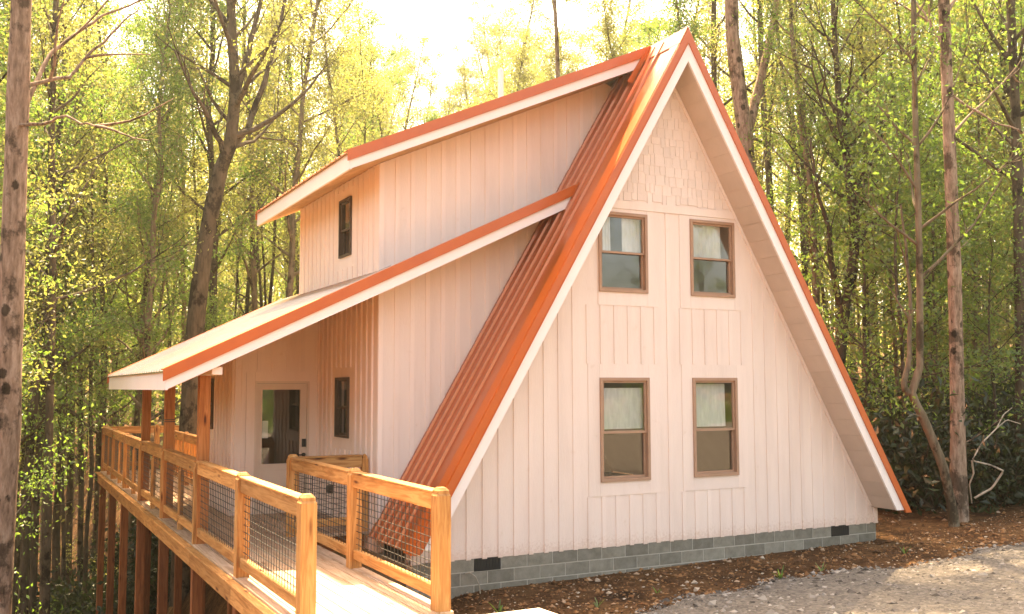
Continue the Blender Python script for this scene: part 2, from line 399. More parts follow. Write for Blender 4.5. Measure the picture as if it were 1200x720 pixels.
setp(scatter('gravel_stones', np.stack([px,py,pz+sz*.1],-1), sz, M_STONE, 6),'loose pinkish grey crushed gravel covering the drive','gravel',kind='stuff')
n=9000
px=rr.uniform(-5,9,n); py=rr.uniform(-2.6,.0,n); k=(py<0.02)&(py>gravel_edge(px)-.3); 
px=np.concatenate([px[k],rr.uniform(4.2,11,2500)]); py=np.concatenate([py[k],rr.uniform(-2,2.5,2500)])
sz=np.clip(rr.lognormal(-4.2,.6,len(px)),.006,.07)
setp(scatter('dirt_clods', np.stack([px,py,ground_z(px,py)+sz*.15],-1), sz, M_CLOD, 9),'red brown clods, bark bits and pebbles on the bare dirt','dirt',kind='stuff')

# ------------------------------------------------------------------ house
CX, ZR, HW, ZE = -.139, 7.66, 4.413, .229
SL=(ZR-ZE)/HW                                   # main slope
Y0, YB = -.543, 8.2
VT=.49                                          # vertical thickness at the rake
XW, YW, YD, XO = -4.455, 1.08, 3.97, -5.82      # dormer face, cheek wall, door wall, bump wall
YR=.40                                          # near rake of the two shed roofs
house=empty('a_frame_house', (CX,0,-.5), 'pale pink A-frame house with red metal roof, dormer and side porch', 'house')
def clip(poly, ax, v, keep_less):
    out=[]
    for i in range(len(poly)):
        a=poly[i]; b=poly[(i+1)%len(poly)]
        ia=(a[ax]<=v) if keep_less else (a[ax]>=v); ib=(b[ax]<=v) if keep_less else (b[ax]>=v)
        if ia: out.append(a)
        if ia!=ib:
            t=(v-a[ax])/(b[ax]-a[ax]); out.append(tuple(a[k]+t*(b[k]-a[k]) for k in (0,1)))
    return out
class Wall:
    """flat wall with openings; (u,z) in the wall plane, d outwards"""
    def __init__(s, name, o, U, Nn, poly, holes, thick=.12, mat=None):
        s.o=Vector(o); s.U=Vector(U); s.N=Vector(Nn); s.poly=poly; s.holes=holes
        us=sorted({h[i] for h in holes for i in (0,1)}); zs=sorted({h[i] for h in holes for i in (2,3)})
        ue=[-1e3]+us+[1e3]; ze=[-1e3]+zs+[1e3]
        vid={}; V=[]; F=[]
        def gi(p):
            k=(round(p[0],5),round(p[1],5))
            if k not in vid: vid[k]=len(V); V.append(s.P(p[0],p[1],0))
            return vid[k]
        for i in range(len(ue)-1):
            for j in range(len(ze)-1):
                cu,cz=(ue[i]+ue[i+1])/2,(ze[j]+ze[j+1])/2
                if any(h[0]<cu<h[1] and h[2]<cz<h[3] for h in holes): continue
                q=poly
                for ax,v,kl in ((0,ue[i],False),(0,ue[i+1],True),(1,ze[j],False),(1,ze[j+1],True)):
                    if q: q=clip(q,ax,v,kl)
                ids=[]
                for p in (q or []):
                    k=gi(p)
                    if k not in ids: ids.append(k)
                if len(ids)>2: F.append(tuple(ids))
        nV=len(V); back=[v-s.N*thick for v in V]
        cnt={}
        for f in F:
            for a,b in zip(f,f[1:]+f[:1]): cnt[(a,b)]=1
        side=[(a,b,b+nV,a+nV) for (a,b) in cnt if (b,a) not in cnt]
        mb=MB(); mb.add(V+back, F+[tuple(i+nV for i in f[::-1]) for f in F]+side)
        s.ob=mb.build(name, mat or M_SIDING, house)
    def P(s,u,z,d): return s.o+s.U*u+s.N*d+Vector((0,0,z))
    def slab(s,name,poly,d0,d1,mat,parent):
        return MB().prism(poly, lambda u,z:s.P(u,z,d0), lambda u,z:s.P(u,z,d1)).build(name,mat,parent)
    def zr(s,u):
        q=clip(clip(s.poly,0,u-1e-4,False),0,u+1e-4,True)
        if len(q)<3: return None
        z=[p[1] for p in q]; return min(z),max(z)
    def battens(s, u_first, pitch, w=.068, th=.013, keep=None, top=None, zmin=None, zmax=None, gap=.003):
        us=[p[0] for p in s.poly]; k0=math.ceil((min(us)+.01-u_first)/pitch); k1=math.floor((max(us)-w-.01-u_first)/pitch)
        for k in range(k0,k1+1):
            a=u_first+k*pitch; b=a+w
            ra,rb=s.zr(a),s.zr(b)
            if not ra or not rb: continue
            lo=max(ra[0],rb[0]); ta,tb=ra[1],rb[1]
            if zmin is not None: lo=max(lo,zmin)
            if zmax is not None: ta=min(ta,zmax); tb=min(tb,zmax)
            segs=[(lo,ta,tb)]
            for (h0,h1,z0,z1) in (keep or []):
                if b<=h0-gap or a>=h1+gap: continue
                ns=[]
                for (l,x,y) in segs:
                    if z1<=l or z0>=max(x,y): ns.append((l,x,y)); continue
                    if z0-gap>l+.03: ns.append((l,z0-gap,z0-gap))
                    if z1+gap<min(x,y)-.03: ns.append((z1+gap,x,y))
                segs=ns
            for (l,x,y) in segs:
                if min(x,y)-l<.03: continue
                j=random.uniform(-.006,.002) if l==lo else 0
                s.slab('batten',[(a,l+j),(b,l+j),(b,y),(a,x)],0,th*random.uniform(.9,1.1),M_SIDING,s.ob)
def ring(u0,u1,z0,z1,w):
    return [(u0,u0+w,z0,z1),(u1-w,u1,z0,z1),(u0+w,u1-w,z0,z0+w),(u0+w,u1-w,z1-w,z1)]
def window(w, u0,u1,z0,z1, frame=M_FRAME, shade=None, split=.5, fw_=.045, label=None):
    mb=MB()
    def bx(m,a,b,c,d,d0,d1): m.prism([(a,c),(b,c),(b,d),(a,d)], lambda u,z:w.P(u,z,d0), lambda u,z:w.P(u,z,d1))
    for r_ in ring(u0,u1,z0,z1,fw_): bx(mb,*r_,-.07,.034)
    win=mb.build('window', frame, house)
    if label: win['label']=label
    zi=(z0+fw_)+(z1-z0-2*fw_)*split
    iu0,iu1=u0+fw_,u1-fw_
    sw=.030
    for (a,b,dd,nm) in ((zi-.02,z1-fw_,-.02,'upper_sash'),(z0+fw_,zi+.02,-.055,'lower_sash')):
        mb=MB()
        for r_ in ring(iu0+.001,iu1-.001,a+.001,b-.001,sw): bx(mb,*r_,dd-.012,dd+.022)
        mb.build(nm, frame, win)
        w.slab('pane',[(iu0+sw*.6,a+sw*.6),(iu1-sw*.6,a+sw*.6),(iu1-sw*.6,b-sw*.6),(iu0+sw*.6,b-sw*.6)],dd,dd+.004,M_GLASS,win)
    if shade:
        for (a,b,c,d,dep) in shade:
            nu=14; V=[];F=[]
            A=iu0+(iu1-iu0)*a; B=iu0+(iu1-iu0)*b; C_=z0+(z1-z0)*c; D=z0+(z1-z0)*d
            for i in range(nu+1):
                uu=A+(B-A)*i/nu; dd=-dep-.010*math.sin(i*1.9)-.006*math.sin(i*4.3)
                V+= [w.P(uu,C_,dd),w.P(uu,D,dd-.01)]
            F=[(2*i,2*i+2,2*i+3,2*i+1) for i in range(nu)]
            mk('window_shade',V,F,M_SHADE,win,smooth=True)
    return win
# ---- front gable wall
XL,XRr=CX-4.245,CX+4.245
inner=lambda x: ZR-VT-SL*abs(x-CX)
zk=inner(XRr)
WZ0=-.032
fpoly=[(XL,WZ0),(XRr,WZ0),(XRr,.24),(CX+(ZR-VT-.24)/SL+.03,.24),(CX,ZR-VT+.05),(CX-(ZR-VT-.24)/SL-.03,.24),(XL,.24)]
fw_holes=[(-1.437,-.566,.897,2.407),(.243,1.112,.897,2.407),(-1.437,-.566,3.673,4.870),(.243,1.112,3.673,4.870)]
hx=lambda h,e=.004:(h[0]+e,h[1]-e,h[2]+e,h[3]-e)
# convex body polygon for the cutter: split off the lower shoulders as their own pieces
fcore=[(XL,WZ0),(XRr,WZ0),(XRr,zk),(CX,ZR-VT),(XL,zk)] if zk>WZ0+.02 else None
fcore=[(XL,WZ0),(XRr,WZ0),(XRr,.24),(CX+(ZR-VT-.24)/SL,.24001),(CX,ZR-VT),(CX-(ZR-VT-.24)/SL,.24001),(XL,.24)]
fcore=[(CX-(ZR-VT-WZ0)/SL,WZ0),(CX+(ZR-VT-WZ0)/SL,WZ0),(CX,ZR-VT)]
FW=Wall('front_wall',(0,0,0),(1,0,0),(0,-1,0),fcore,[hx(h) for h in fw_holes])
FW.slab('corner_panel',[(CX+(ZR-VT-WZ0)/SL,WZ0),(XRr,WZ0),(XRr,.235),(CX+(ZR-VT-.235)/SL,.235)],-.12,0.0,M_SIDING,FW.ob)
FW.slab('corner_panel',[(CX-(ZR-VT-WZ0)/SL,WZ0),(CX-(ZR-VT-.235)/SL,.235),(XL,.235),(XL,WZ0)],-.12,0.0,M_SIDING,FW.ob)
pads=[(h[0]-.20,h[1]+.20,h[2]-.20,h[3]+.20) for h in fw_holes]
ZBAND=4.93
for i,(h,p) in enumerate(zip(fw_holes,pads)):
    zt=min(p[3],ZBAND-.002)
    for q in ((p[0],h[0],p[2],zt),(h[1],p[1],p[2],zt),(h[0],h[1],p[2],h[2]),(h[0],h[1],h[3],zt)):
        a,b,c,d=q
        if i==2 and a<h[0]: a=max(a,CX-(ZR-VT-d)/SL+.02)
        if b-a>.01 and d-c>.01:
            FW.slab('window_trim_board',[(a+.001,c+.001),(b-.001,c+.001),(b-.001,d-.001),(a+.001,d-.001)],0,.010,M_SIDING,FW.ob)
FW.battens(.019,.2395,keep=pads,zmax=ZBAND-.003)
for x0,x1 in ((XL+.01,XL+.09),(XRr-.09,XRr-.01)):
    FW.slab('corner_board',[(x0,WZ0-.004),(x1,WZ0-.004),(x1,.232),(x0,.232)],0,.024,M_SIDING,FW.ob)
# soffit edge boards
for sgn in (-1,1):
    a=(CX+sgn*(ZR-VT-.25)/SL,.25); b=(CX,ZR-VT-.0)
    FW.slab('rake_trim_board',[(a[0],a[1]),(a[0]-sgn*.055,a[1]),(b[0],b[1]-.055*SL),(b[0],b[1])],0.001,.026,M_SIDING,FW.ob)
zb=ZBAND; hwb=lambda z:(ZR-VT-z)/SL
FW.slab('band_board',[(CX-hwb(zb),zb),(CX+hwb(zb),zb),(CX+hwb(zb+.12),zb+.12),(CX-hwb(zb+.12),zb+.12)],0,.021,M_SIDING,FW.ob)
# individual shingles
rs=random.Random(3)
z=zb+.115; row=0
while z<ZR-VT-.12:
    h=.15
    xl,xr=CX-hwb(z)+.02,CX+hwb(z)-.02
    x=xl-rs.uniform(0,.15)
    while x<xr:
        w_=rs.choice((.08,.10,.13,.15,.18))
        a,b=max(x,xl),min(x+w_-.008,xr)
        if b-a>.03:
            zl=z+rs.choice((0,0,.02,.04,-.0))
            t=z+h+.05
            q=[(a,zl),(b,zl),(b,t),(a,t)]
            for sg in (-1,1):                        # cut to the slope
                out=[]
                f_=lambda p: ZR-VT-SL*sg*(p[0]-CX)-.01-p[1]
                for i_ in range(len(q)):
                    p_,r_=q[i_],q[(i_+1)%len(q)]; fa,fb=f_(p_),f_(r_)
                    if fa>=0: out.append(p_)
                    if (fa>=0)!=(fb>=0):
                        tt=fa/(fa-fb); out.append((p_[0]+tt*(r_[0]-p_[0]),p_[1]+tt*(r_[1]-p_[1])))
                q=out
                if len(q)<3: break
            if len(q)>2:
                th=rs.uniform(.009,.014); n_=len(q)
                V=[FW.P(u_,z_,0) for u_,z_ in q]+[FW.P(u_,z_,th-(th-.005)*(z_-zl)/(t-zl)) for u_,z_ in q]
                mk('shingle',V,[tuple(range(n_))[::-1],tuple(range(n_,2*n_))]+[(i_,(i_+1)%n_,n_+(i_+1)%n_,n_+i_) for i_ in range(n_)],M_SHINGLE,FW.ob)
        x+=w_
    z+=h; row+=1
# windows
sh_full=[(0,1,.50,1.0,.11)]
window(FW,*fw_holes[2],shade=[(0,.30,.50,.98,.085),(.56,1,.50,.98,.085)],label='upper gable window with white curtains behind its top sash')
window(FW,*fw_holes[3],shade=[(0,.82,.50,.99,.085)],label='upper gable window with a white shade behind its top sash')
window(FW,*fw_holes[0],shade=[(0,1,.50,.90,.085)],split=.47,label='lower gable window nearest the deck with pale half shade')
window(FW,*fw_holes[1],shade=[(0,.86,.50,.94,.085)],split=.47,label='lower gable window with pale half shade, right one')
# ---- foundation of separate blocks
fd=MB(); fd.box(XL+.035,XRr-.035,.004,.2,-1.3,WZ0-.002)
found=fd.build('foundation', M_MORTAR, house)
BL=.4064; CH=.178
bm_=MB().box(0,BL-.012,0,.16,0,CH-.011)
blk=None
zt=WZ0+.008
for c in range(4):
    z1=zt-c*CH
    x=-4.064+1.5*BL-(BL/2 if c%2 else 0)-4*BL
    while x<XRr:
        a,b=max(x,XL+.03),min(x+BL,XRr-.03)
        if b-a>.05:
            vent = c==0 and (abs(x-(-4.064+1.5*BL))<.01 or abs(x-(-4.064+17.5*BL))<.01)
            if vent:
                o=box('vent_back',(a,b-.004,-.001,.05,z1-CH+.006,z1),M_BLACK,found)
                for q in range(9):
                    xx=a+.012+q*(b-a-.03)/8.5
                    box('vent_slat',(xx,xx+.012,-.008,-.002,z1-CH+.014,z1-.003),M_BLACK,found)
            elif b-a>BL-.01:
                if blk is None:
                    blk=box('block',(a+.007,a+BL-.007,0,.15,z1-CH+.015,z1),M_BLOCK,found); me_b=blk.data
                else:
                    o=bpy.data.objects.new('block',me_b)
                    link(o,(a+BL/2,.075+random.uniform(-.002,.001),z1-CH+.015),found)
            else: box('block',(a+.007,b-.007,0,.15,z1-CH+.015,z1),M_BLOCK,found)
        x+=BL
box('side_foundation',(XW+.06,XW+.25,.21,8,-6.0,-.04),M_BLOCK,house)
box('side_foundation',(XRr-.24,XRr-.04,.21,8,-3.0,-.04),M_BLOCK,house)
# ---- main roof
def slope_poly(sgn, top, bot, z_end):
    """band of the A between vertical offsets top and bot below the outer line, cut level at z_end"""
    f=lambda off: CX+sgn*(ZR-off-z_end)/SL
    return [(CX,ZR-top),(f(top),z_end),(f(bot),z_end),(CX,ZR-bot)]
nrm=lambda sgn:(sgn*SL/math.hypot(SL,1),1/math.hypot(SL,1))
roofR=prism_y('roof_slope',slope_poly(1,.02,VT-.012,ZE+.006),Y0+.03,YB,M_SOFFIT,house)
roofL=prism_y('roof_slope',slope_poly(-1,.02,VT-.012,ZE+.006),Y0+.03,YW+.06,M_SOFFIT,house)
prism_y('roof_slope',slope_poly(-1,.02,VT-.012,4.2),YW+.13,5.3,M_SOFFIT,house)
prism_y('roof_slope',slope_poly(-1,.021,VT-.011,.62),5.31,YB,M_SOFFIT,house)
prism_y('metal_sheet',slope_poly(1,0,.022,ZE-.03),Y0+.02,YB+.05,M_ROOF,roofR)
prism_y('metal_sheet',slope_poly(-1,0,.022,ZE-.03),Y0+.02,YW+.03,M_ROOF,roofL)
def rib_on(sgn, y, z_end, parent, z_top=None):
    nx_,nz_=nrm(sgn); hh=.034
    tx,tz=(sgn*1/math.hypot(SL,1),-SL/math.hypot(SL,1))
    Lr=(ZR-.05-(z_end-.028))/SL*math.hypot(SL,1)
    p0=Vector((CX+sgn*.03,y,ZR-.05)); 
    V=[];
    for s_ in (0,Lr):
        for (dy,dn) in ((-.022,0.0),(-.013,hh),(.013,hh),(.022,0.0)):
            V.append((p0.x+tx*s_+nx_*dn,y+dy,p0.z+tz*s_+nz_*dn))
    return mk('roof_rib',V,[(0,1,5,4),(1,2,6,5),(2,3,7,6),(0,3,2,1),(4,5,6,7)],M_ROOF,parent)
for k in range(5): rib_on(-1,.94-.232*k,ZE,roofL)
# rake metal and white fascia at the front
for sgn in (-1,1):
    prism_y('rake_metal',slope_poly(sgn,-.014,.205,ZE-.045 if sgn>0 else ZE-.05),Y0-.012,Y0+.02,M_RAKE,house)
    prism_y('rake_fascia',slope_poly(sgn,.19,VT,ZE+.004),Y0,Y0+.034,M_TRIM,house)
    prism_y('rake_flange',slope_poly(sgn,-.030,.004,ZE-.04),Y0+.015,Y0+.24,M_RAKE,house)
    # thin lower lip of the metal
    prism_y('rake_lip',slope_poly(sgn,.195,.215,ZE-.03),Y0-.022,Y0+.003,M_RAKE,house)
prism_y('ridge_cap',[(CX-.16,ZR-.16*SL+.035),(CX,ZR+.045),(CX+.16,ZR-.16*SL+.035),(CX+.16,ZR-.16*SL+.020),(CX,ZR+.028),(CX-.16,ZR-.16*SL+.020)],Y0-.005,YB,M_RAKE,house)
# soffit planks under the right-hand overhang
Ls=(ZR-VT-ZE)/SL*math.hypot(SL,1); tx,tz=1/math.hypot(SL,1),-SL/math.hypot(SL,1)
for sgn in (1,-1):
    k=.03
    while k<Ls-.05:
        e=min(k+.30,Ls-.01)
        a=(CX+sgn*tx*k,ZR-VT+tz*k); b=(CX+sgn*tx*(e-.006),ZR-VT+tz*(e-.006))
        nx_,nz_=nrm(sgn)
        poly=[a,b,(b[0]+nx_*.014,b[1]+nz_*.014),(a[0]+nx_*.014,a[1]+nz_*.014)]
        prism_y('soffit_plank',poly,Y0+.036,-.028,M_SOFFIT,roofR if sgn>0 else roofL)
        k=e
# ---- shed roofs
def shed(xlo,zlo,xhi,zhi,y0,y1,name,red=.12,white=.155,cut=None,sheet=None):
    sheet=sheet or M_ROOF
    s_=(zhi-zlo)/(xhi-xlo); zf=lambda x: zlo+s_*(x-xlo)
    tot=red+white
    r=prism_y(name,[(xlo+.02,zf(xlo+.02)-.02),(xhi,zhi-.02),(xhi,zhi-tot+.02),(xlo+.02,zf(xlo+.02)-tot+.02)],y0+.03,y1-.03,M_CEIL,house)
    prism_y('metal_sheet',[(xlo-.03,zf(xlo-.03)),(xhi,zhi),(xhi,zhi-.018),(xlo-.03,zf(xlo-.03)-.018)],y0+.01,y1-.01,sheet,r)
    # ribs
    y=y0+.30
    while y<y1-.05:
        V=[]
        for x in (xlo-.032,xhi-.02):
            for dy,dn in ((-.032,0),(-.014,.026),(.014,.026),(.032,0)): V.append((x,y+dy,zf(x)+dn))
        mk('roof_rib',V,[(0,1,5,4),(1,2,6,5),(2,3,7,6),(0,3,2,1),(4,5,6,7)],sheet,r); y+=.232
    for (ya,yb,sg) in ((y0,y0+.03,-1),(y1-.03,y1,1)):
        prism_y('rake_fascia',[(xlo,zf(xlo)-red+.01),(xhi,zhi-red+.01),(xhi,zhi-tot),(xlo,zf(xlo)-tot+.03)],ya,yb,M_TRIM,house)
        ym=(ya-.014,ya+.012) if sg<0 else (yb-.012,yb+.014)
        prism_y('rake_metal',[(xlo-.03,zf(xlo-.03)+.028),(xhi,zhi+.028),(xhi,zhi-red),(xlo-.03,zf(xlo-.03)-red)],*ym,M_RAKE,house)
        yf=(y0+.006,y0+.17) if sg<0 else (y1-.17,y1-.006)
        prism_y('rake_flange',[(xlo-.03,zf(xlo-.03)+.028),(xhi,zhi+.028),(xhi,zhi+.012),(xlo-.03,zf(xlo-.03)+.012)],*yf,M_RAKE,house)
        yl=(ya-.024,ya-.001) if sg<0 else (yb+.001,yb+.024)
        prism_y('rake_lip',[(xlo-.03,zf(xlo-.03)-red+.012),(xhi,zhi-red+.012),(xhi,zhi-red-.006),(xlo-.03,zf(xlo-.03)-red-.006)],*yl,M_RAKE,house)
    prism_y('eave_fascia',[(xlo,zlo-.022),(xlo+.03,zlo-.022),(xlo+.03,zlo-tot+.03),(xlo,zlo-tot+.03)],y0+.001,y1-.001,M_TRIM,house)
    return r,zf
upr,zup=shed(-5.116,5.452,CX-.02,7.668,YR,5.72,'dormer_roof')
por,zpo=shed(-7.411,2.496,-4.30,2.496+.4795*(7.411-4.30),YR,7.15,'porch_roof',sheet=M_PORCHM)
# upper run of the near porch rake that climbs onto the main slope
zp_=lambda x: 2.496+.4795*(x+7.411)
xa,xb=-4.30,-1.45
sx=lambda off,x:0
prism_y('porch_roof_tongue',[(xa,zp_(xa)-.02),(xb-.03,zp_(xb-.03)-.02),(xb-.20,zp_(xb-.20)-.255),(xa,zp_(xa)-.255)],YR+.03,YW+.02,M_SOFFIT,house)
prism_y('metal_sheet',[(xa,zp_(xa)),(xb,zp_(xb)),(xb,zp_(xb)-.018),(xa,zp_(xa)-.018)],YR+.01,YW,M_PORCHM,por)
prism_y('rake_fascia',[(xa,zp_(xa)-.11),(xb-.18,zp_(xb-.18)-.11),(xb-.31,zp_(xb-.31)-.275),(xa,zp_(xa)-.275)],YR,YR+.03,M_TRIM,house)
prism_y('rake_metal',[(xa,zp_(xa)+.028),(xb+.02,zp_(xb+.02)+.028),(xb-.14,zp_(xb-.14)-.12),(xa,zp_(xa)-.12)],YR-.014,YR+.012,M_RAKE,house)
prism_y('rake_flange',[(xa,zp_(xa)+.028),(xb+.02,zp_(xb+.02)+.028),(xb+.02,zp_(xb+.02)+.012),(xa,zp_(xa)+.012)],YR+.006,YR+.17,M_RAKE,house)
prism_y('rake_lip',[(xa,zp_(xa)-.108),(xb-.14,zp_(xb-.14)-.108),(xb-.15,zp_(xb-.15)-.126),(xa,zp_(xa)-.126)],YR-.024,YR-.001,M_RAKE,house)
# red corner trim where the dormer roof dies into the ridge strip
prism_y('rake_end_trim',[(CX-.03,ZR-.03),(CX-.03-.36,ZR-.03-.36*SL),(CX-.03-.46,ZR-.03-.36*SL+.02),(CX-.03-.10,ZR-.03-.045)],YR-.030,YR-.0145,M_RAKE,house)
# ---- walls behind
ch=lambda x: ZR-SL*(CX-x)-.05
xi=lambda z: CX-(ZR-.05-z)/SL
XC=XW+.003
cl=lambda x: ZR-.10-SL*(CX-x)
cpoly=[(XC,cl(XC)),(CX-.25,cl(CX-.25)),(CX-.45,zup(CX-.45)-.262),(XC,zup(XC)-.262)]
CW=Wall('dormer_cheek_wall',(0,YW,0),(1,0,0),(0,-1,0),cpoly,[])
CW.battens(-4.207,.2405,th=.011)
CW.slab('corner_board',[(XW+.005,cl(XW)+.14),(XW+.075,cl(XW)+.20),(XW+.075,zup(XW+.075)-.27),(XW+.002,zup(XW)-.27)],0,.020,M_SIDING,CW.ob)
dw=(2.28,2.85,4.31,5.225); sw=(2.32,2.955,1.505,2.43)
Yp=lambda y: y
DF=Wall('dormer_face_wall',(XW,0,0),(0,1,0),(-1,0,0),[(YW+.004,zp_(XW)-.1),(5.197,zp_(XW)-.1),(5.197,zup(XW)-.262),(YW+.004,zup(XW)-.262)],[hx(dw)])
dpad=[(dw[0]-.14,dw[1]+.14,dw[2]-.18,dw[3]+.14)]
DF.battens(YW+.18,.2405,keep=dpad)
DFb=Wall('dormer_back_wall',(0,5.2,0),(1,0,0),(0,1,0),[(XC,zp_(XW)-.3),(-2.0,zp_(XW)-.3),(-1.2,zup(-1.2)-.262),(XC,zup(XW)-.262)],[])
window(DF,*dw,frame=M_DARKF,split=.47,fw_=.035,label='narrow dark-framed window in the dormer face')
SW=Wall('porch_side_wall',(XW,0,0),(0,1,0),(-1,0,0),[(YW+.004,-.028),(YD+.05,-.028),(YD+.05,zp_(XW)-.262),(YW+.004,zp_(XW)-.262)],[hx(sw)])
spad=[(sw[0]-.19,sw[1]+.19,sw[2]-.18,sw[3]+.15)]
SW.battens(YW+.18,.2405,keep=spad,th=.026)
window(SW,*sw,frame=M_DARKF,split=.5,fw_=.03,label='narrow porch window beside the door')
FZ=.25
dr=(-5.507,-4.608,FZ-.02,2.379)
DW=Wall('door_wall',(0,YD,0),(1,0,0),(0,-1,0),[(XO+.004,-.03),(XW+.05,-.03),(XW+.05,zp_(XW+.05)-.262),(XO+.004,zp_(XO+.004)-.262)],[hx(dr)])
dpad2=[(-5.648,XW,FZ-.3,2.53)]
DW.battens(XO+.10,.2405,keep=dpad2)
for a,b,c,d in ((-5.645,dr[0],FZ-.02,2.525),(dr[1],XW-.004,FZ-.02,2.525),(dr[0],dr[1],dr[3],2.525)):
    DW.slab('door_trim_board',[(a+.001,c),(b-.001,c),(b-.001,d),(a+.001,d)],0,.017,M_SIDING,DW.ob)
lw=(5.69,6.27,1.55,2.44)
BW=Wall('bump_wall',(XO,0,0),(0,1,0),(-1,0,0),[(YD+.004,-.028),(6.996,-.028),(6.996,zp_(XO)-.262),(YD+.004,zp_(XO)-.262)],[hx(lw)])
BW.battens(YD+.06,.2405,keep=[(lw[0]-.14,lw[1]+.14,lw[2]-.16,lw[3]+.14)],th=.03)
window(BW,*lw,frame=M_DARKF,split=.5,fw_=.03,label='porch window behind the roof posts')
Wall('bump_back_wall',(0,7.0,0),(1,0,0),(0,1,0),[(XO,-.03),(XW+1.5,-.03),(XW+1.5,zp_(XW)-.3),(XO,zp_(XO)-.3)],[])
Wall('back_wall',(0,YB-.2,0),(1,0,0),(0,1,0),[(XL,-.03),(XRr,-.03),(CX,ZR-.3)],[],mat=M_SIDING)
box('ground_floor',(XL+.14,XRr-.14,.13,7.9,FZ-.3,FZ-.02),M_INT,house)
box('porch_floor_edge',(XO+.13,XL+.1,YD+.13,6.85,FZ-.3,FZ-.02),M_INT,house)
box('upper_floor',(-2.6,2.3,.13,7.9,2.82,3.05),M_INT,house)
box('door_dark_backing',(XO+.14,-3.4,5.0,5.08,FZ-.02,3.2),M_INT,house)  # added dark panel that keeps the door glass dim
# ---- door
mb=MB()
def bxu(m,w,a,b,c,d,d0,d1): m.prism([(a,c),(b,c),(b,d),(a,d)], lambda u,z:w.P(u,z,d0), lambda u,z:w.P(u,z,d1))
jw=.035
for q in ((dr[0],dr[0]+jw,dr[2],dr[3]),(dr[1]-jw,dr[1],dr[2],dr[3]),(dr[0]+jw,dr[1]-jw,dr[3]-jw,dr[3])): bxu(mb,DW,*q,-.10,.022)
door=mb.build('door',M_DOOR,house); door['label']='pale front door with a large glass panel and black keypad lock'
mb=MB(); a,b,c,d=dr[0]+jw+.003,dr[1]-jw-.003,dr[2]+.004,dr[3]-jw-.003
ga,gb,gc,gd=-5.385,-4.752,1.035,2.245
for q in ((a,ga,c,d),(gb,b,c,d),(ga,gb,c,gc),(ga,gb,gd,d)): bxu(mb,DW,*q,-.055,-.012)
mb.build('door_leaf',M_DOOR,door)
mb=MB()
for q in ring(ga-.018,gb+.018,gc-.018,gd+.018,.022): bxu(mb,DW,*q,-.011,.0)
for q in ring(a+.10,b-.10,c+.12,gc-.09,.02): bxu(mb,DW,*q,-.0115,-.004)
mb.build('door_moulding',M_DOOR,door)
DW.slab('pane',[(ga,gc),(gb,gc),(gb,gd),(ga,gd)],-.04,-.034,M_GLASS,door)
DW.slab('white_rectangle',[(ga+.02,gc+.42),(ga+.115,gc+.42),(ga+.115,gc+.70),(ga+.02,gc+.70)],-.05,-.047,M_PVC,door)  # plain white rectangle behind the door glass
DW.slab('keypad_lock',[(gb+.035,1.30),(gb+.095,1.30),(gb+.095,1.43),(gb+.035,1.43)],-.012,.018,M_BLACK,door)
mb=MB()
def disc(m,w,u0,z0,r_,d0,d1,n_=14):
    m.prism([(u0+r_*math.cos(6.2832*i/n_),z0+r_*math.sin(6.2832*i/n_)) for i in range(n_)], lambda u,z:w.P(u,z,d0), lambda u,z:w.P(u,z,d1))
disc(mb,DW,gb+.065,1.17,.032,-.012,.006); disc(mb,DW,gb+.065,1.17,.013,.006,.04); bxu(mb,DW,gb-.045,gb+.075,1.16,1.182,.040,.055)
mb.build('door_handle',M_BLACK,door)
mb=MB(); bxu(mb,SW,3.09,3.20,.61,.74,.001,.05); disc(mb,SW,3.145,.675,.06,.05,.075); mb.build('outlet_cover',M_BLACK,house)
# vent pipe on the dormer roof
mb=MB(); disc_v=[]
py_=2.6; pxx=-1.72
ang=[6.2832*i/12 for i in range(12)]
mb.add([(pxx+.05*math.cos(a_),py_+.05*math.sin(a_),zup(pxx)-.1) for a_ in ang]+[(pxx+.05*math.cos(a_),py_+.05*math.sin(a_),zup(pxx)+.75) for a_ in ang],[tuple(range(12))[::-1],tuple(range(12,24))]+[(i,(i+1)%12,12+(i+1)%12,12+i) for i in range(12)])
mb.build('vent_pipe',M_PVC,house)
# porch beam
timber('porch_beam',(-6.78,YR+.10,2.488),(-6.78,7.05,2.488),.13,.10,M_TRIM,house)

# ------------------------------------------------------------------ deck
deck=empty('wooden_deck',(-6.2,-1.2,FZ),'golden pine deck and walkway on tall posts with wire railings beside the house','deck')
BWd=.136; GAP=.007
XA,XB=-6.90,-5.49
def boards(x0,x1,y0,y1,joints):
    x=x0; i=0
    while x+BWd<=x1+.02:
        ys=[y0]+[j+random.uniform(-.5,.5) for j in joints]+[y1]
        for a,b in zip(ys,ys[1:]):
            timber('deck_board',(x+BWd/2,a+.002,FZ-.019+random.uniform(-.0015,.0015)),(x+BWd/2,b-.002,FZ-.019),BWd,.038,M_DECK,deck,.004)
        x+=BWd+GAP; i+=1
boards(XA,XB,-3.85,1.27,[-1.3])
boards(XA,XW-.03,1.275,3.93,[])
boards(XA,XO-.03,3.935,7.2,[5.6])
boards(XA,-3.2,7.205,14.1,[9.5,11.8])
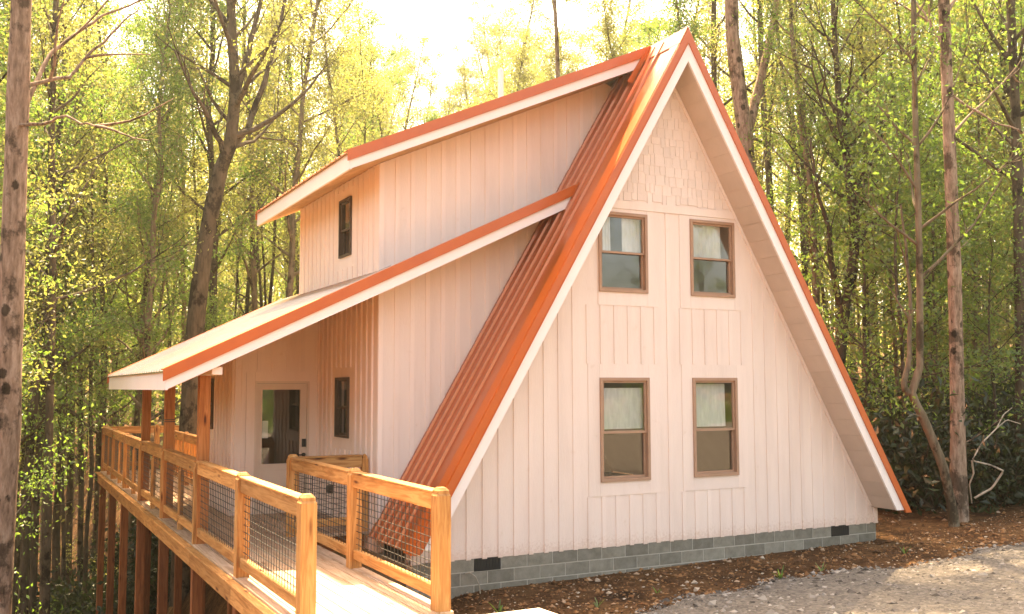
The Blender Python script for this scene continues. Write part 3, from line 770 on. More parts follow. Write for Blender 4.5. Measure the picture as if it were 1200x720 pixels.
# rim boards (left edge), walkway right edge, end
for a,b in ((-3.86,-1.29),(-1.28,1.22),(1.23,4.1),(4.11,6.8),(6.81,9.4),(9.41,11.75),(11.76,14.14)):
    timber('rim_board',(XA-.022,a,FZ-.042-.118),(XA-.022,b,FZ-.042-.118),.04,.236,M_RIM,deck)
    timber('rim_ledge',(XA-.055,a+.01,FZ-.030),(XA-.055,b-.01,FZ-.030),.10,.022,M_RIM,deck,.003)
for a,b in ((-3.86,-1.29),(-1.28,1.25)):
    timber('rim_board',(XB+.012,a,FZ-.042-.118),(XB+.012,b,FZ-.042-.118),.04,.236,M_RIM,deck)
timber('rim_board',(XA,-3.83,FZ-.16),(XB,-3.83,FZ-.16),.04,.23,M_RIM,deck)
timber('rim_board',(XA,14.14,FZ-.16),(-3.2,14.14,FZ-.16),.04,.23,M_RIM,deck)
for y in np.arange(-3.4,14,.61):
    xe=XB-.03 if y<1.2 else (XW-.05 if y<3.9 else (XO-.05 if y<7.2 else -3.2))
    timber('joist',(XA+.01,y,FZ-.155),(xe,y,FZ-.155),.04,.225,M_SUP,deck,0)
PT=1.36
def post_cap(x,y,zb,zt,s,mat,name='post'):
    """square post with a chamfered head; grain along local x"""
    L=zt-zb; h=s/2
    prof=[(0,h),(L-.075,h),(L-.055,h-.012),(L-.028,h-.012),(L-.0,h-.035)]
    V=[];F=[]
    for (t,r_) in prof: V+=[(t,-r_,-r_),(t,r_,-r_),(t,r_,r_),(t,-r_,r_)]
    for k in range(len(prof)-1):
        for i in range(4): F.append((4*k+i,4*k+(i+1)%4,4*k+4+(i+1)%4,4*k+4+i))
    F.append((3,2,1,0)); e=4*(len(prof)-1); F.append((e,e+1,e+2,e+3))
    me=bpy.data.meshes.new(name); me.from_pydata(V,[],F); me.materials.append(mat)
    o=bpy.data.objects.new(name,me); link(o,(x,y,zb),deck); o.rotation_euler=(0,-math.pi/2,0); return o
def rail_seg(p,q,wires=True,z0=FZ,mid=()):
    """top rail, bottom rail and wire panel between two posts"""
    p=Vector((*p,0)); q=Vector((*q,0)); d=(q-p); L=d.length; d.normalize()
    a=p+d*.071; b=q-d*.071
    timber('top_rail',(a.x,a.y,1.225),(b.x,b.y,1.225),.088,.15,M_RIM,deck)
    timber('rail_cap',(a.x,a.y,1.313),(b.x,b.y,1.313),.125,.024,M_RIM,deck,.004)
    timber('bottom_rail',(a.x,a.y,z0+.155),(b.x,b.y,z0+.155),.07,.11,M_RIM,deck)
    if wires:
        mb=MB(); l=(b-a).length; r_=.0030; z_lo=z0+.19; z_hi=1.17; nn=Vector((-d.y,d.x,0))
        k=max(2,round(l/.1))
        def bar(s0,s1,za,zb,off):
            c0=a+d*s0+nn*off; c1=a+d*s1+nn*off
            if s0==s1:
                vs_=[c0+d*i*r_+nn*j*r_+Vector((0,0,z)) for z in (za,zb) for i,j in ((-1,-1),(1,-1),(1,1),(-1,1))]
            else:
                vs_=[c+nn*j*r_+Vector((0,0,za+i*r_)) for c in (c0,c1) for i,j in ((-1,-1),(1,-1),(1,1),(-1,1))]
            mb.add(vs_,[(0,1,5,4),(1,2,6,5),(2,3,7,6),(3,0,4,7)])
        for i in range(1,k): bar(l*i/k,l*i/k,z_lo,z_hi,.003)
        for i in range(1,10): 
            zz=z_lo+(z_hi-z_lo)*i/10; bar(0,l,zz,zz,-.003)
        mb.build('wire_panel',M_WIRE,deck)
XLp=-6.82; XRp=-5.575
def gzb(x,y): return gz(x,y)-.3
lp=[-3.74,-1.25,1.31,4.20,6.90,9.45,11.75,14.05]
for i,y in enumerate(lp):
    if i in (2,3,4):
        p_=timber('roof_post',(XLp+.035,y,FZ-.01),(XLp+.035,y,2.436),.145,.145,M_POST,deck)
        post_cap(XLp-.03,y,FZ-.28,1.30,.09,M_RIM,'rail_post')
    else:
        post_cap(XLp,y,FZ-.28 if i<2 else FZ-.28,PT,.14 if i<2 else .12,M_RIM)
    timber('support_post',(XA+.075,y,min(gzb(XA,y),FZ-.6)),(XA+.075,y,FZ-.045),.14,.14,M_SUP,deck)
    timber('support_post',(XA+1.15,y,min(gzb(XA+1.15,y),FZ-.6)),(XA+1.15,y,FZ-.27),.14,.14,M_SUP,deck)
for a,b in zip(lp,lp[1:]):
    if a<1.2: rail_seg((XLp,a),(XLp,b))
    else:
        m_=(a+b)/2
        post_cap(XLp,m_,FZ-.02,1.15,.07,M_RIM,'baluster_post')
        rail_seg((XLp,a),(XLp,b))
rp=[-3.77,-1.31,1.34]
for y in rp: post_cap(XRp,y,FZ-.28,PT,.14,M_RIM)
for a,b in zip(rp,rp[1:]): rail_seg((XRp,a),(XRp,b))
post_cap(XW-.09,1.34,FZ-.02,1.33,.09,M_RIM)
rail_seg((XRp,1.34),(XW-.09+.02,1.34))
# far rails of the back deck
bx_=[-6.82,-5.6,-4.4,-3.2]
for x in bx_[1:]: post_cap(x,14.05,FZ-.28,PT,.12,M_RIM)
for a,b in zip(bx_,bx_[1:]): rail_seg((a,14.05),(b,14.05))
iy=[7.35,9.4,11.45]
for y in iy: post_cap(-5.66,y,FZ-.02,PT,.12,M_RIM)
for a,b in zip(iy,iy[1:]):
    rail_seg((-5.66,a),(-5.66,b),False)
    for t in range(1,6): timber('baluster',(-5.66,a+(b-a)*t/6,FZ+.2),(-5.66,a+(b-a)*t/6,1.16),.05,.05,M_RIM,deck,.003)
mb=MB()
for dz in (0,.03): mb.box(XLp+.035-.078,XLp+.035+.078,4.20-.078,4.20+.078,1.74+dz,1.752+dz)
mb.build('strap',M_BLACK,deck)
# concrete landing where the walkway meets the drive
slab=MB().prism([(-7.2,-3.90),(-4.62,-3.90),(-4.45,-6.2),(-7.4,-6.4)], lambda x,y:(x,y,-.25), lambda x,y:(x,y,FZ-.05)).build('concrete_landing',M_CONC)
setp(slab,kind='structure')

# ------------------------------------------------------------------ trees
class Tubes:
    def __init__(s): s.V=[]; s.F=[]; s.n=0
    def tube(s, pts, rad, sides):
        pts=np.asarray(pts,float); rad=np.asarray(rad,float); k=len(pts)
        t=np.gradient(pts,axis=0); t/= (np.linalg.norm(t,axis=1)[:,None]+1e-9)
        ref=np.where(np.abs(t[:,2:3])>.9,np.array([[1.,0,0]]),np.array([[0,0,1.]]))
        a=np.cross(t,ref); a/=np.linalg.norm(a,axis=1)[:,None]; b=np.cross(t,a)
        ang=np.linspace(0,2*np.pi,sides,endpoint=False)
        ring_=pts[:,None,:]+rad[:,None,None]*(a[:,None,:]*np.cos(ang)[None,:,None]+b[:,None,:]*np.sin(ang)[None,:,None])
        s.V.append(ring_.reshape(-1,3))
        i=np.arange(k-1)[:,None]*sides; j=np.arange(sides)[None,:]; j2=(j+1)%sides
        s.F.append((np.stack([i+j,i+j2,i+sides+j2,i+sides+j],-1)+s.n).reshape(-1,4)); s.n+=k*sides
    def arrays(s): return np.concatenate(s.V),np.concatenate(s.F)
def leaves(c, size, rr, droop=.25):
    n=len(c)
    uu=rr.normal(size=(n,3)); uu[:,2]-=droop; uu/=np.linalg.norm(uu,axis=1)[:,None]
    w=rr.normal(size=(n,3)); w-= (w*uu).sum(1)[:,None]*uu; w/=np.linalg.norm(w,axis=1)[:,None]
    L=(size*rr.uniform(.6,1.35,n))[:,None]; W=L*rr.uniform(.42,.62,n)[:,None]
    nn=np.cross(uu,w)*L*.10
    v=np.stack([c-uu*L*.5, c+w*W*.5+nn, c+uu*L*.5, c-w*W*.5+nn],1).reshape(-1,3)
    return v, np.arange(4*n).reshape(-1,4)
def bez(p0,d0,L,bend,rr,k=6,wob=.06):
    pts=[np.array(p0,float)]; d=np.array(d0,float); d/=np.linalg.norm(d)
    for i in range(k):
        d=d+np.array([0,0,bend/k])+rr.normal(size=3)*wob; d/=np.linalg.norm(d)
        pts.append(pts[-1]+d*L/k)
    return np.array(pts)
def make_tree(seed, H, r0, base=.3, spread=3.0, nb=26, nleaf=7000, lsize=.13, up_=.6, trunk=None, twigs=5, rtop=.12, clump=.45, top_leaf=True, sides=8, lowtw=2):
    rr=np.random.RandomState(seed); T=Tubes(); C=[]
    if trunk is None:
        k=14; z=np.linspace(0,1,k); lean=rr.normal(size=2)*.035*H; w=np.cumsum(rr.normal(size=(k,2))*.012*H,axis=0); w-=w[0]
        pts=np.stack([lean[0]*z**1.5+w[:,0]*z*.6,lean[1]*z**1.5+w[:,1]*z*.6,z*H-.3],-1)
    else: pts=np.array(trunk,float)
    k=len(pts); s=np.linspace(0,1,k)
    rad=r0*((1-s)**.8*(1-rtop)+rtop); rad[0]*=1.35
    # refine
    ss=np.linspace(0,1,3*k); P=np.stack([np.interp(ss,s,pts[:,i]) for i in range(3)],-1); Rd=np.interp(ss,s,rad)
    Rd*=1+rr.normal(size=len(Rd))*.03
    T.tube(P,Rd,sides)
    at=lambda t:(np.array([np.interp(t,s,pts[:,i]) for i in range(3)]),np.interp(t,s,rad))
    for i in range(nb):
        t=base+(1-base)*((i+rr.uniform(0,.9))/nb)**.85; t=min(t,.985)
        p,r_=at(t); az=i*2.4+rr.uniform(-.5,.5)
        f=(t-base)/(1-base)
        L=spread*(1-.72*f)*rr.uniform(.55,1.2)
        d=np.array([math.cos(az),math.sin(az),up_+.7*f+rr.normal()*.15])
        bp=bez(p,d,L,.35,rr,6,.09)
        br=np.linspace(min(r_*.55,.02+L*.018),.006,len(bp)); T.tube(bp,br,5)
        for q in range(twigs):
            tt=rr.uniform(.3,1); j=min(int(tt*6),5); tp=bp[j]+(bp[j+1]-bp[j])*(tt*6-j)
            dd=(bp[j+1]-bp[j]); dd=dd/np.linalg.norm(dd)+rr.normal(size=3)*.6
            tw=bez(tp,dd,L*rr.uniform(.22,.5),.1,rr,3,.12); T.tube(tw,np.linspace(.010,.004,4),3)
            C.append(tw[1:])
        C.append(bp[3:])
    for i in range(lowtw):                     # small shoots low on the stem
        t=rr.uniform(.08,base); p,r_=at(t); az=rr.uniform(0,6.28)
        tw=bez(p,(math.cos(az),math.sin(az),.3),rr.uniform(.5,1.3),.2,rr,4,.12); T.tube(tw,np.linspace(.014,.004,5),3); C.append(tw[2:])
    A=np.concatenate(C)
    idx=rr.randint(0,len(A),nleaf)
    # clumpy: some anchors carry many leaves
    wt=rr.gamma(.8,1,len(A)); wt/=wt.sum(); idx=rr.choice(len(A),nleaf,p=wt)
    c=A[idx]+rr.normal(size=(nleaf,3))*clump*np.array([1,1,.6])*rr.uniform(.25,1,(nleaf,1))
    lv,lf=leaves(c,lsize,rr)
    return T.arrays(),(lv,lf)
PROTO={}
def proto(key, bark, leafm, **kw):
    (tv,tf),(lv,lf)=make_tree(**kw)
    PROTO[key]=(fast_mesh_data('trunk',tv,tf,bark,True), fast_mesh_data('crown',lv,lf,leafm))
WHERE={'left':'crowded wood left of the house','back':'wood rising behind the roof','right':'wood right of the house'}
def kindlab(key,zone):
    k={'bare_pole':'thin pole-like stem with few leaves','slender_a':'slim yellow-green spring tree','slender_b':'tall dark-barked yellow-green tree','slender_c':'slim fresh green tree','slender_d':'tall dark-barked fresh green tree'}[key]
    return k+' in the '+WHERE[zone], k+'s, '+zone
def tree(key, name, x, y, rot, sc, label, group=None, z=None, cat='tree', part='trunk', part2='crown'):
    zz=gz(x,y) if z is None else z
    o=empty(name,(x,y,zz),label,cat,group); o.rotation_euler=(0,0,rot); o.scale=(sc,sc,sc)
    for nm,me in zip((part,part2),PROTO[key]):
        c=bpy.data.objects.new(nm,me); COL.objects.link(c); c.parent=o
    return o
def unproject(px,py,depth):
    a=(px-600)/FPX; b=(360-py)/FPX
    return CAM+(fw+rt2*a+up2*b)*depth
# generic woodland kinds
proto('slender_a',M_BARK,M_LEAF_Y,seed=11,H=21,r0=.12,base=.34,spread=3.2,nb=30,nleaf=19000,lsize=.085)
proto('slender_b',M_BARKD,M_LEAF_Y,seed=12,H=24,r0=.15,base=.40,spread=3.8,nb=32,nleaf=19000,lsize=.085)
proto('slender_c',M_BARK,M_LEAF_G,seed=13,H=18,r0=.12,base=.25,spread=2.8,nb=28,nleaf=17000,lsize=.082)
proto('slender_d',M_BARKD,M_LEAF_G,seed=14,H=22,r0=.13,base=.30,spread=3.4,nb=30,nleaf=19000,lsize=.085)
proto('sapling_a',M_BARKD,M_LEAF_G,seed=15,H=8,r0=.05,base=.18,spread=1.9,nb=22,nleaf=4500,lsize=.10,up_=.35)
proto('sapling_b',M_BARK,M_LEAF_Y,seed=16,H=10,r0=.06,base=.2,spread=2.1,nb=24,nleaf=4500,lsize=.10,up_=.4)
proto('bare_pole',M_BARKD,M_LEAF_Y,seed=17,H=20,r0=.075,base=.55,spread=2.2,nb=18,nleaf=1500,lsize=.14,lowtw=2)
def bush(seed,h,w,nl,ls):
    rr=np.random.RandomState(seed); T=Tubes(); C=[]
    for i in range(14):
        az=rr.uniform(0,6.28); st=bez((rr.normal()*.1,rr.normal()*.1,-.1),(math.cos(az)*w,math.sin(az)*w,h*rr.uniform(.5,1.2)),math.hypot(w,h)*rr.uniform(.5,1),-.25,rr,6,.12)
        T.tube(st,np.linspace(.022,.005,7),4); C.append(st[2:])
        for q in range(4):
            j=rr.randint(2,6); tw=bez(st[j],(st[j]-st[j-1])/.2+rr.normal(size=3)*.6,h*.35*rr.uniform(.5,1),0,rr,3,.15); T.tube(tw,np.linspace(.008,.003,4),3); C.append(tw[1:])
    A=np.concatenate(C); c=A[rr.randint(0,len(A),nl)]+rr.normal(size=(nl,3))*.16
    c[:,2]=np.maximum(c[:,2],.02)
    return T.arrays(),leaves(c,ls,rr)
for key,mt,a in (('bush_a',M_LEAF_D,(21,1.8,1.1,2200,.12)),('bush_b',M_LEAF_G,(22,2.4,1.2,2200,.12)),('bush_c',M_LEAF_D,(23,1.1,1.0,1600,.11))):
    (tv,tf),(lv,lf)=bush(*a); PROTO[key]=(fast_mesh_data('stem',tv,tf,M_BARKD,True),fast_mesh_data('foliage',lv,lf,mt))

# individually placed trees
def local(path, base):
    return [tuple(Vector(p)-Vector(base)) for p in path]
def hero(name, label, pix, depth, r0, bark, leafm, seed, extra=None, **kw):
    """pix: trunk centre line as photo positions, bottom first, at a given distance; extended to the ground"""
    path=[unproject(px_,py_,depth+(dd if dd else 0)) for px_,py_,dd in pix]
    b0=path[0]; g0=gz(b0.x,b0.y)
    if b0.z>g0+.2:
        dv=(path[1]-path[0]); dv=dv/max(dv.z,.1)
        p=Vector((b0.x-dv.x*.3*(b0.z-g0),b0.y-dv.y*.3*(b0.z-g0),g0-.3)); path=[p]+path
    else: path[0].z=min(path[0].z,g0-.1)
    base=Vector((path[0].x,path[0].y,gz(path[0].x,path[0].y)))
    (tv,tf),(lv,lf)=make_tree(seed=seed,H=1,r0=r0,trunk=local(path,base),**kw)
    if extra:
        T=Tubes()
        rr_=np.random.RandomState(seed+100)
        for (pp,ra,rb) in extra:
            q=np.array(local([unproject(a,b,depth+c) for a,b,c in pp],base))
            s=np.linspace(0,1,len(q)); ss=np.linspace(0,1,len(q)*4); q2=np.stack([np.interp(ss,s,q[:,i]) for i in range(3)],-1)+rr_.normal(size=(len(q)*4,3))*.012
            T.tube(q2,np.linspace(ra,rb,len(q)*4),7)
            for k in range(8 if bark is M_BARKD else 2):
                j=rr_.randint(3,len(q2)-1); tw=bez(q2[j],(q2[j]-q2[j-1])/.2+rr_.normal(size=3)*.7,rr_.uniform(.6,1.8),.2,rr_,5,.1); T.tube(tw,np.linspace(.022,.005,6),4)
        ev,ef=T.arrays(); tf=np.concatenate([tf,ef+len(tv)]); tv=np.concatenate([tv,ev])
    o=empty(name,base,label,'tree')
    for nm,me in (('trunk',fast_mesh_data('trunk',tv,tf,bark,True)),('crown',fast_mesh_data('crown',lv,lf,leafm))):
        c=bpy.data.objects.new(nm,me); COL.objects.link(c); c.parent=o
    return o
hero('spotted_bark_tree','thick pale trunk with dark patches at the far left edge',[(0,640,0),(8,520,0),(14,330,0),(20,150,0),(25,0,0),(30,-150,0),(36,-420,0)],12.6,.175,M_BARKL,M_LEAF_Y,31,
     extra=[([(20,150,0),(60,60,.8),(120,20,1.5),(190,-10,2)],.035,.01),([(16,150,0),(75,138,-.6),(120,150,-1)],.025,.008),([(25,100,0),(80,90,.5),(130,40,1.0),(165,5,1.2)],.03,.008)],base=.80,spread=2.4,nb=10,nleaf=1100,lsize=.085,rtop=.55,lowtw=0)
hero('leaning_dark_tree','dark leaning trunk that forks into many limbs left of the dormer',[(226,420,0),(232,350,0),(243,270,0),(258,200,0),(270,170,0),(276,110,0),(272,40,0),(268,-60,0),(270,-200,0)],24,.24,M_BARKD,M_LEAF_Y,32,
     extra=[([(268,178,0),(290,150,.5),(312,90,1),(330,20,1.4),(345,-60,2)],.10,.03),([(266,185,0),(246,140,-.4),(228,110,-.8),(205,60,-1)],.08,.02),([(274,120,0),(292,60,.4),(305,0,.8),(312,-60,1)],.09,.03),([(272,172,0),(300,165,1),(330,130,1.6)],.06,.02)],base=.55,spread=4.2,nb=20,nleaf=3200,lsize=.09,rtop=.25)
hero('straight_pale_tree','straight pinkish trunk standing at the edge of the dirt right of the house',[(1124,622,0),(1122,480,0),(1119,330,0),(1112,150,0),(1106,0,0),(1100,-200,0),(1096,-420,0)],18,.135,M_BARKL,M_LEAF_G,33,
     extra=[([(1113,160,0),(1150,120,.5),(1195,80,1)],.03,.01),([(1110,60,0),(1085,20,.5),(1060,-20,1)],.03,.01),([(1112,110,0),(1160,140,-.5),(1210,160,-1)],.025,.01)],base=.62,spread=3.6,nb=20,nleaf=3000,lsize=.09,rtop=.5)
hero('crooked_tree','crooked leaning trunk with a knee bend beside the straight pale one',[(1117,600,.4),(1105,545,.4),(1082,490,.4),(1068,462,.4),(1078,430,.4),(1078,330,.4),(1076,240,.4),(1072,120,.4),(1070,-40,.4),(1068,-240,.4)],17.2,.09,M_BARK,M_LEAF_G,34,
     extra=[([(1066,462,.4),(1058,452,.4),(1066,420,.5),(1068,360,.7),(1056,240,1)],.07,.02)],base=.6,spread=3.0,nb=18,nleaf=2600,lsize=.09,rtop=.35)
hero('forked_pale_tree','pale forked trunk rising just behind the right roof slope, with a crown added out of view for shade',[(882,260,0),(876,200,0),(872,150,0),(864,90,0),(858,40,0),(856,-60,0),(846,-200,0),(818,-420,0),(770,-620,0)],25,.24,M_BARKL,M_LEAF_Y,35,
     extra=[([(873,165,0),(885,120,.3),(900,60,.6),(911,0,.9),(918,-90,1.2)],.15,.06)],base=.70,spread=5.4,nb=40,nleaf=20000,lsize=.09,rtop=.4)  # dense crown above the frame is added to shade the gravel
hero('dark_branching_tree','dark many-limbed tree just right of the roof edge',[(982,440,0),(988,370,0),(1000,310,0),(1002,270,0),(998,240,0),(992,180,0),(984,130,0),(978,40,0),(972,-80,0)],22,.15,M_BARKD,M_LEAF_Y,36,
     extra=[([(1002,285,0),(1020,262,.5),(1045,245,.8),(1070,238,1)],.07,.02),([(984,355,0),(974,310,-.3),(972,270,-.5),(958,230,-.8),(950,160,-1)],.08,.02),([(998,240,0),(1012,215,.4),(1026,180,.8),(1034,140,1)],.06,.02),([(990,180,0),(978,160,-.3),(962,120,-.5),(950,70,-.8)],.05,.015)],base=.5,spread=3.4,nb=20,nleaf=2600,lsize=.09,rtop=.25)
hero('thin_stem_tree','thin bare stem rising into the white sky above the dormer roof, its unseen crown added for shade',[(655,130,0),(653,60,0),(650,0,0),(656,-150,0),(702,-320,0),(735,-520,0)],25,.065,M_BARK,M_LEAF_Y,41,base=.66,spread=4.6,nb=36,nleaf=17000,lsize=.09,rtop=.3,lowtw=2)  # real stem; leafy crown out of view added to cast shade on the drive
hero('edge_dark_tree','dark straight trunk at the far right edge of the picture',[(1198,560,0),(1197,400,0),(1194,250,0),(1190,130,0),(1184,0,0),(1178,-200,0)],19.5,.14,M_BARKD,M_LEAF_G,37,base=.5,spread=3.6,nb=22,nleaf=4200,lsize=.09,rtop=.4)
hero('thin_dark_tree','thin dark trunk between the spotted trunk and the deck corner',[(55,620,0),(58,480,0),(62,330,0),(60,150,0),(66,0,0),(70,-200,0)],21,.10,M_BARKD,M_LEAF_Y,38,base=.45,spread=3.2,nb=22,nleaf=3200,lsize=.09,rtop=.4)

tree('slender_c','bank_tree',6.2,7.4,.6,.8,'fresh green tree rising behind the right roof slope next to the fork')
tree('slender_c','bank_tree',12.2,1.6,2.0,.85,'full leafy tree leaning into the picture at the right edge')
# the wood: trees that nothing tells apart, by side
rr=np.random.RandomState(77)
placed=[]
def free(x,y,r_):
    for a,b,c in placed:
        if (a-x)**2+(b-y)**2<((r_+c)/2)**2: return False
    placed.append((x,y,r_)); return True
HT=dict(slender_a=21,slender_b=24,slender_c=18,slender_d=22,bare_pole=20)
GEN=['slender_a','slender_b','slender_c','slender_d','bare_pole']
LB={'left':'slender spring-leafed tree in the crowded wood left of the house','back':'slender spring-leafed tree in the wood rising behind the roof','right':'slender green-leafed tree in the wood right of the house'}
GR={'left':'woodland trees left of the house','back':'woodland trees behind the roof','right':'woodland trees right of the house'}
cnt=0
for ring_i,(d0,d1,n_,sp) in enumerate(((23,30,26,2.0),(30,40,46,2.3),(40,54,60,2.6),(25,46,44,1.3))):
    k=0; tries=0
    while k<n_ and tries<4000:
        tries+=1
        pxx_=rr.uniform(-120,1320); dep=rr.uniform(d0,d1)
        q=unproject(pxx_,443,dep); x,y=q.x,q.y
        if -8.5<x<6.5 and y<15.5: continue
        if x>-9 and y<8.5 and x<7: continue
        if 450<pxx_<545 and dep<44: continue            # the bright gap in the canopy
        if not free(x,y,sp): continue
        zone='left' if pxx_<340 else ('back' if pxx_<880 else 'right')
        pick='bare_pole' if ring_i==3 else rr.choice(GEN,p=[.28,.22,.14,.1,.26] if zone!='right' else [.14,.12,.28,.28,.18])
        sc=rr.uniform(.78,1.12)*(0.80 if zone=='back' else 1)
        x0_=x-(y-3)*math.tan(R(SUN_AZ))
        if -10<x0_<6 and y>3:
            hmax=1.8*(y-3)/math.cos(R(SUN_AZ))-2-gz(x,y)
            sc=min(sc,hmax/HT[pick])
            if sc<.4: continue
        tree(pick,'woodland_tree',x,y,rr.uniform(0,6.28),sc,*kindlab(pick,zone)); k+=1
k=0; t_=0
while k<30 and t_<3000:                                            # leafy mass beyond the dormer roof
    t_+=1; pxx_=rr.uniform(340,760); q=unproject(pxx_,443,rr.uniform(46,64))
    if not free(q.x,q.y,.5): continue
    sc=rr.uniform(.95,1.15)*(.78 if 465<pxx_<540 else 1.0)
    pick=rr.choice(['slender_a','slender_b','slender_c']); tree(pick,'woodland_tree',q.x,q.y,rr.uniform(0,6.28),sc,*kindlab(pick,'back')); k+=1
k=0; t_=0
while k<16 and t_<3000:                                             # high crowns over the ravine
    t_+=1; q=unproject(rr.uniform(-330,90),443,rr.uniform(15,32))
    if q.x>-9.6 or not free(q.x,q.y,1.6): continue
    pick=rr.choice(['slender_b','slender_d']); tree(pick,'woodland_tree',q.x,q.y,rr.uniform(0,6.28),rr.uniform(.8,1.0),*kindlab(pick,'left')); k+=1
k=0; t_=0
while k<24 and t_<3000:
    t_+=1; x=rr.uniform(-12,-3); y=rr.uniform(17.5,31)
    if not free(x,y,1.2): continue
    pick=rr.choice(['slender_b','slender_d']); tree(pick,'woodland_tree',x,y,rr.uniform(0,6.28),min(rr.uniform(.8,1.0),(1.8*(y-6)+2)/24),*kindlab(pick,'left')); k+=1
for k in range(9):
    x=-4+k*3.6+rr.uniform(-1,1); y=rr.uniform(-31,-25)
    tree(rr.choice(['slender_c','slender_d']),'drive_edge_tree',x,y,rr.uniform(0,6.28),rr.uniform(.7,.9),'tree across the drive, mirrored in the gable window panes','trees across the drive')
    for q_ in range(2): tree('bush_b','drive_edge_shrub',x+rr.uniform(-1.5,1.5),y+rr.uniform(1,4),rr.uniform(0,6.28),rr.uniform(1.6,2.4),'shrub across the drive, mirrored in the gable window panes','shrubs across the drive',cat='shrub',part='stem',part2='foliage')
# saplings and shrubs of the understorey
LBs={'left':'leafy sapling in the shaded understorey left of the house','right':'leafy sapling in the understorey right of the house'}
for (d0,d1,n_,pa,pb,zone) in ((22,34,6,-60,330,'left'),(19,32,22,960,1290,'right')):
    k=0; t_=0
    while k<n_ and t_<2000:
        t_+=1; dep=rr.uniform(d0,d1); q=unproject(rr.uniform(pa,pb),443,dep)
        if -8.5<q.x<6.5 and q.y<15.5: continue
        if not free(q.x,q.y,1.3): continue
        tree(rr.choice(['sapling_a','sapling_b']),'sapling',q.x,q.y,rr.uniform(0,6.28),rr.uniform(.7,1.15),LBs[zone],'saplings '+zone+' of the house'); k+=1
LBb={'left':'dark leafy shrub in the ravine below the deck','right':'leafy shrub along the dirt bank right of the house'}
bp_=[]
for (d0,d1,n_,pa,pb,zone) in ((13.5,32,85,-60,300,'left'),(19.6,30,70,1000,1300,'right')):
    k=0; t_=0
    while k<n_ and t_<6000:
        t_+=1; dep=rr.uniform(d0,d1); q=unproject(rr.uniform(pa,pb),443,dep)
        if zone=='left' and (q.x>-8.4 and q.y<15): continue
        if zone=='right' and (q.x<6.6 and q.y<10): continue
        if any((q.x-a_)**2+(q.y-b_)**2<.65 for a_,b_ in bp_): continue
        bp_.append((q.x,q.y))
        tree(rr.choice(['bush_a','bush_b','bush_c'],p=[.56,.0,.44]),'shrub',q.x,q.y,rr.uniform(0,6.28),rr.uniform(.9,1.7),LBb[zone],'shrubs '+zone+' of the house',cat='shrub',part='stem',part2='foliage'); k+=1
# far wood that reads as one mass
T=Tubes(); C=[]; rr=np.random.RandomState(99)
for i in range(240):
    q=unproject(rr.uniform(-250,1450),443,rr.uniform(56,86)); x,y=q.x,q.y; z=gz(x,y); H=rr.uniform(13,20)
    if abs((x-CAM.x)/(y-CAM.y)-math.tan(R(YAW-4.5)))<.05: H*=.62
    T.tube([(x,y,z-.5),(x+rr.normal()*.4,y,z+H*.5),(x+rr.normal()*.6,y,z+H)],[.16,.11,.03],5)
    m_=420; c=np.stack([rr.normal(size=m_)*1.9,rr.normal(size=m_)*1.9,(rr.beta(1.6,1.2,m_))*H+.3],-1)+np.array([x,y,z]); C.append(c)
lv,lf=leaves(np.concatenate(C),.42,rr)
tv,tf=T.arrays()
far=empty('far_woodland',(0,60,0),'hazy mass of far woodland closing the view behind the trees','woodland'); far['kind']='stuff'
for nm,v,f,m_ in (('trunks',tv,tf,M_BARKD),('canopy',lv,lf,M_LEAF_Y)):
    o=fast_mesh(nm,v-np.array([0,60,0]),f,m_,None); o.parent=far; o.location=(0,0,0); o['kind']='stuff'

# ------------------------------------------------------------------ small things on the ground
def branch_thing(name,label,paths,mat,cat):
    T=Tubes()
    for pp,ra,rb in paths:
        q=np.array(pp,float); s=np.linspace(0,1,len(q)); ss=np.linspace(0,1,len(q)*4); q2=np.stack([np.interp(ss,s,q[:,i]) for i in range(3)],-1)
        T.tube(q2,np.linspace(ra,rb,len(ss)),6)
    v,f=T.arrays(); o0=v.min(0); o=fast_mesh(name,v-o0,f,mat,None,o0,True); return setp(o,label,cat)
U=lambda a,b,d:tuple(unproject(a,b,d))
branch_thing('bare_branch','bare pale forked branch leaning in the shrubs by the right trunk',[([U(1142,584,17.6),U(1163,572,17.5),U(1176,552,17.4),U(1160,545,17.4),U(1139,540,17.4),U(1150,520,17.5),U(1168,502,17.6),U(1180,492,17.8),U(1196,497,18)],.022,.008),([U(1139,540,17.4),U(1141,555,17.5),U(1136,568,17.6),U(1139,590,17.8)],.018,.010),([U(1168,502,17.6),U(1176,486,17.8),U(1186,478,18)],.012,.006)],M_DEAD,'branch')
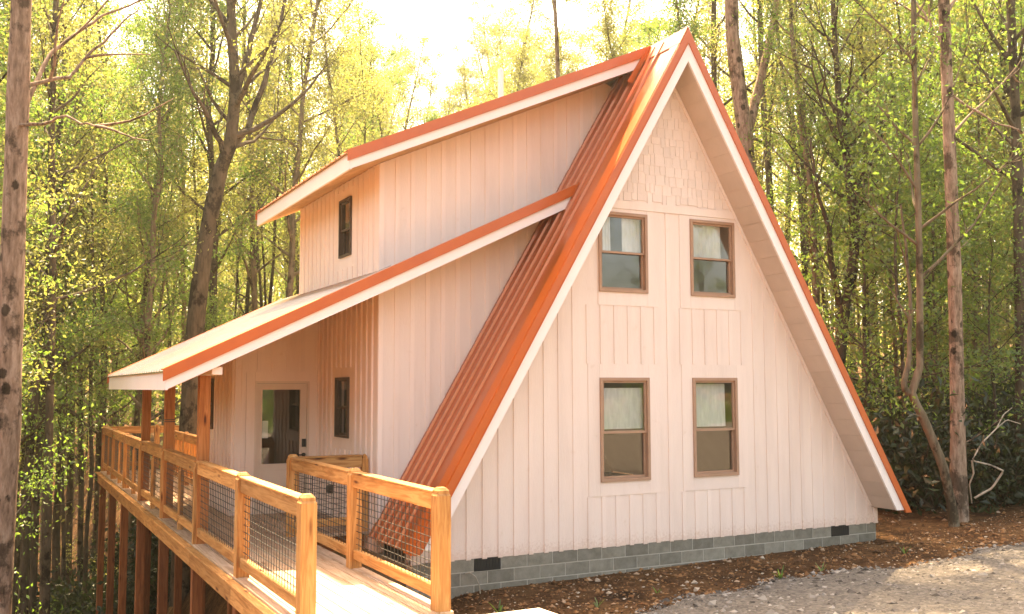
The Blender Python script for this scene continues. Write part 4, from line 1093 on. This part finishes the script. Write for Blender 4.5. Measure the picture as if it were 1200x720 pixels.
def weed(x,y,h,label,seed,name='weed'):
    rr=np.random.RandomState(seed); z=gz(x,y); V=[];F=[]
    for i in range(9):
        az=rr.uniform(0,6.28); st=bez((0,0,-.02),(math.cos(az)*.5,math.sin(az)*.5,1),h*rr.uniform(.5,1.1),-.5,rr,5,.08); w=.012*h/.2
        side=np.array([-math.sin(az),math.cos(az),0])
        n0=len(V)
        for j,p in enumerate(st):
            ww=w*math.sin(math.pi*(j+.6)/6.2); V+= [tuple(p+side*ww),tuple(p-side*ww)]
        F+=[(n0+2*j,n0+2*j+1,n0+2*j+3,n0+2*j+2) for j in range(5)]
    o=mk(name,np.array(V)+np.array([x,y,z]),F,M_LEAF_G,origin=(x,y,z)); return setp(o,label,'weed','weeds on the bare dirt')
def gp(px_,py_,z=-.4):
    d=(fw+rt2*((px_-600)/FPX)+up2*((360-py_)/FPX)); t=(z-CAM.z)/d.z; return CAM+d*t
for i,(a,b,h,lb) in enumerate(((915,682,.22,'largest light green weed in the shaded dirt by the gravel edge'),(963,672,.16,'small green weed at the gravel edge nearer the house corner'),(700,712,.16,'pale weed tuft at the gravel edge below the left gable window'),(585,712,.2,'weed tuft on the red dirt beside the deck post'),(1060,654,.16,'weed tuft in the sunlit dirt right of the house corner'),(770,694,.12,'tiny weed tuft in the dark dirt below the gable windows'))):
    q=gp(a,b); weed(q.x,q.y,h,lb,200+i)
# cable stub hanging from the foundation
q=[(-3.62,-.02,-.205),(-3.55,-.06,-.19),(-3.48,-.10,-.24),(-3.43,-.12,-.36),(-3.42,-.13,-.52)]
branch_thing('cable','thin pale cable curving out of the foundation into the dirt',[(q,.008,.008)],M_DEAD,'cable')

# ------------------------------------------------------------------ air
HZ=.0007
m=bpy.data.materials.new('haze_air'); m.use_nodes=True; n=m.node_tree.nodes; l=m.node_tree.links
n.remove(n['Principled BSDF']); pv=n.new('ShaderNodeVolumePrincipled'); pv.inputs['Color'].default_value=(1,.95,.80,1)
pv.inputs['Density'].default_value=HZ; pv.inputs['Anisotropy'].default_value=.72
l.new(pv.outputs[0],n['Material Output'].inputs['Volume'])
hz=box('haze',(-140,140,-60,150,-16,46),m); setp(hz,'warm hazy air filling the wood','haze',kind='stuff')
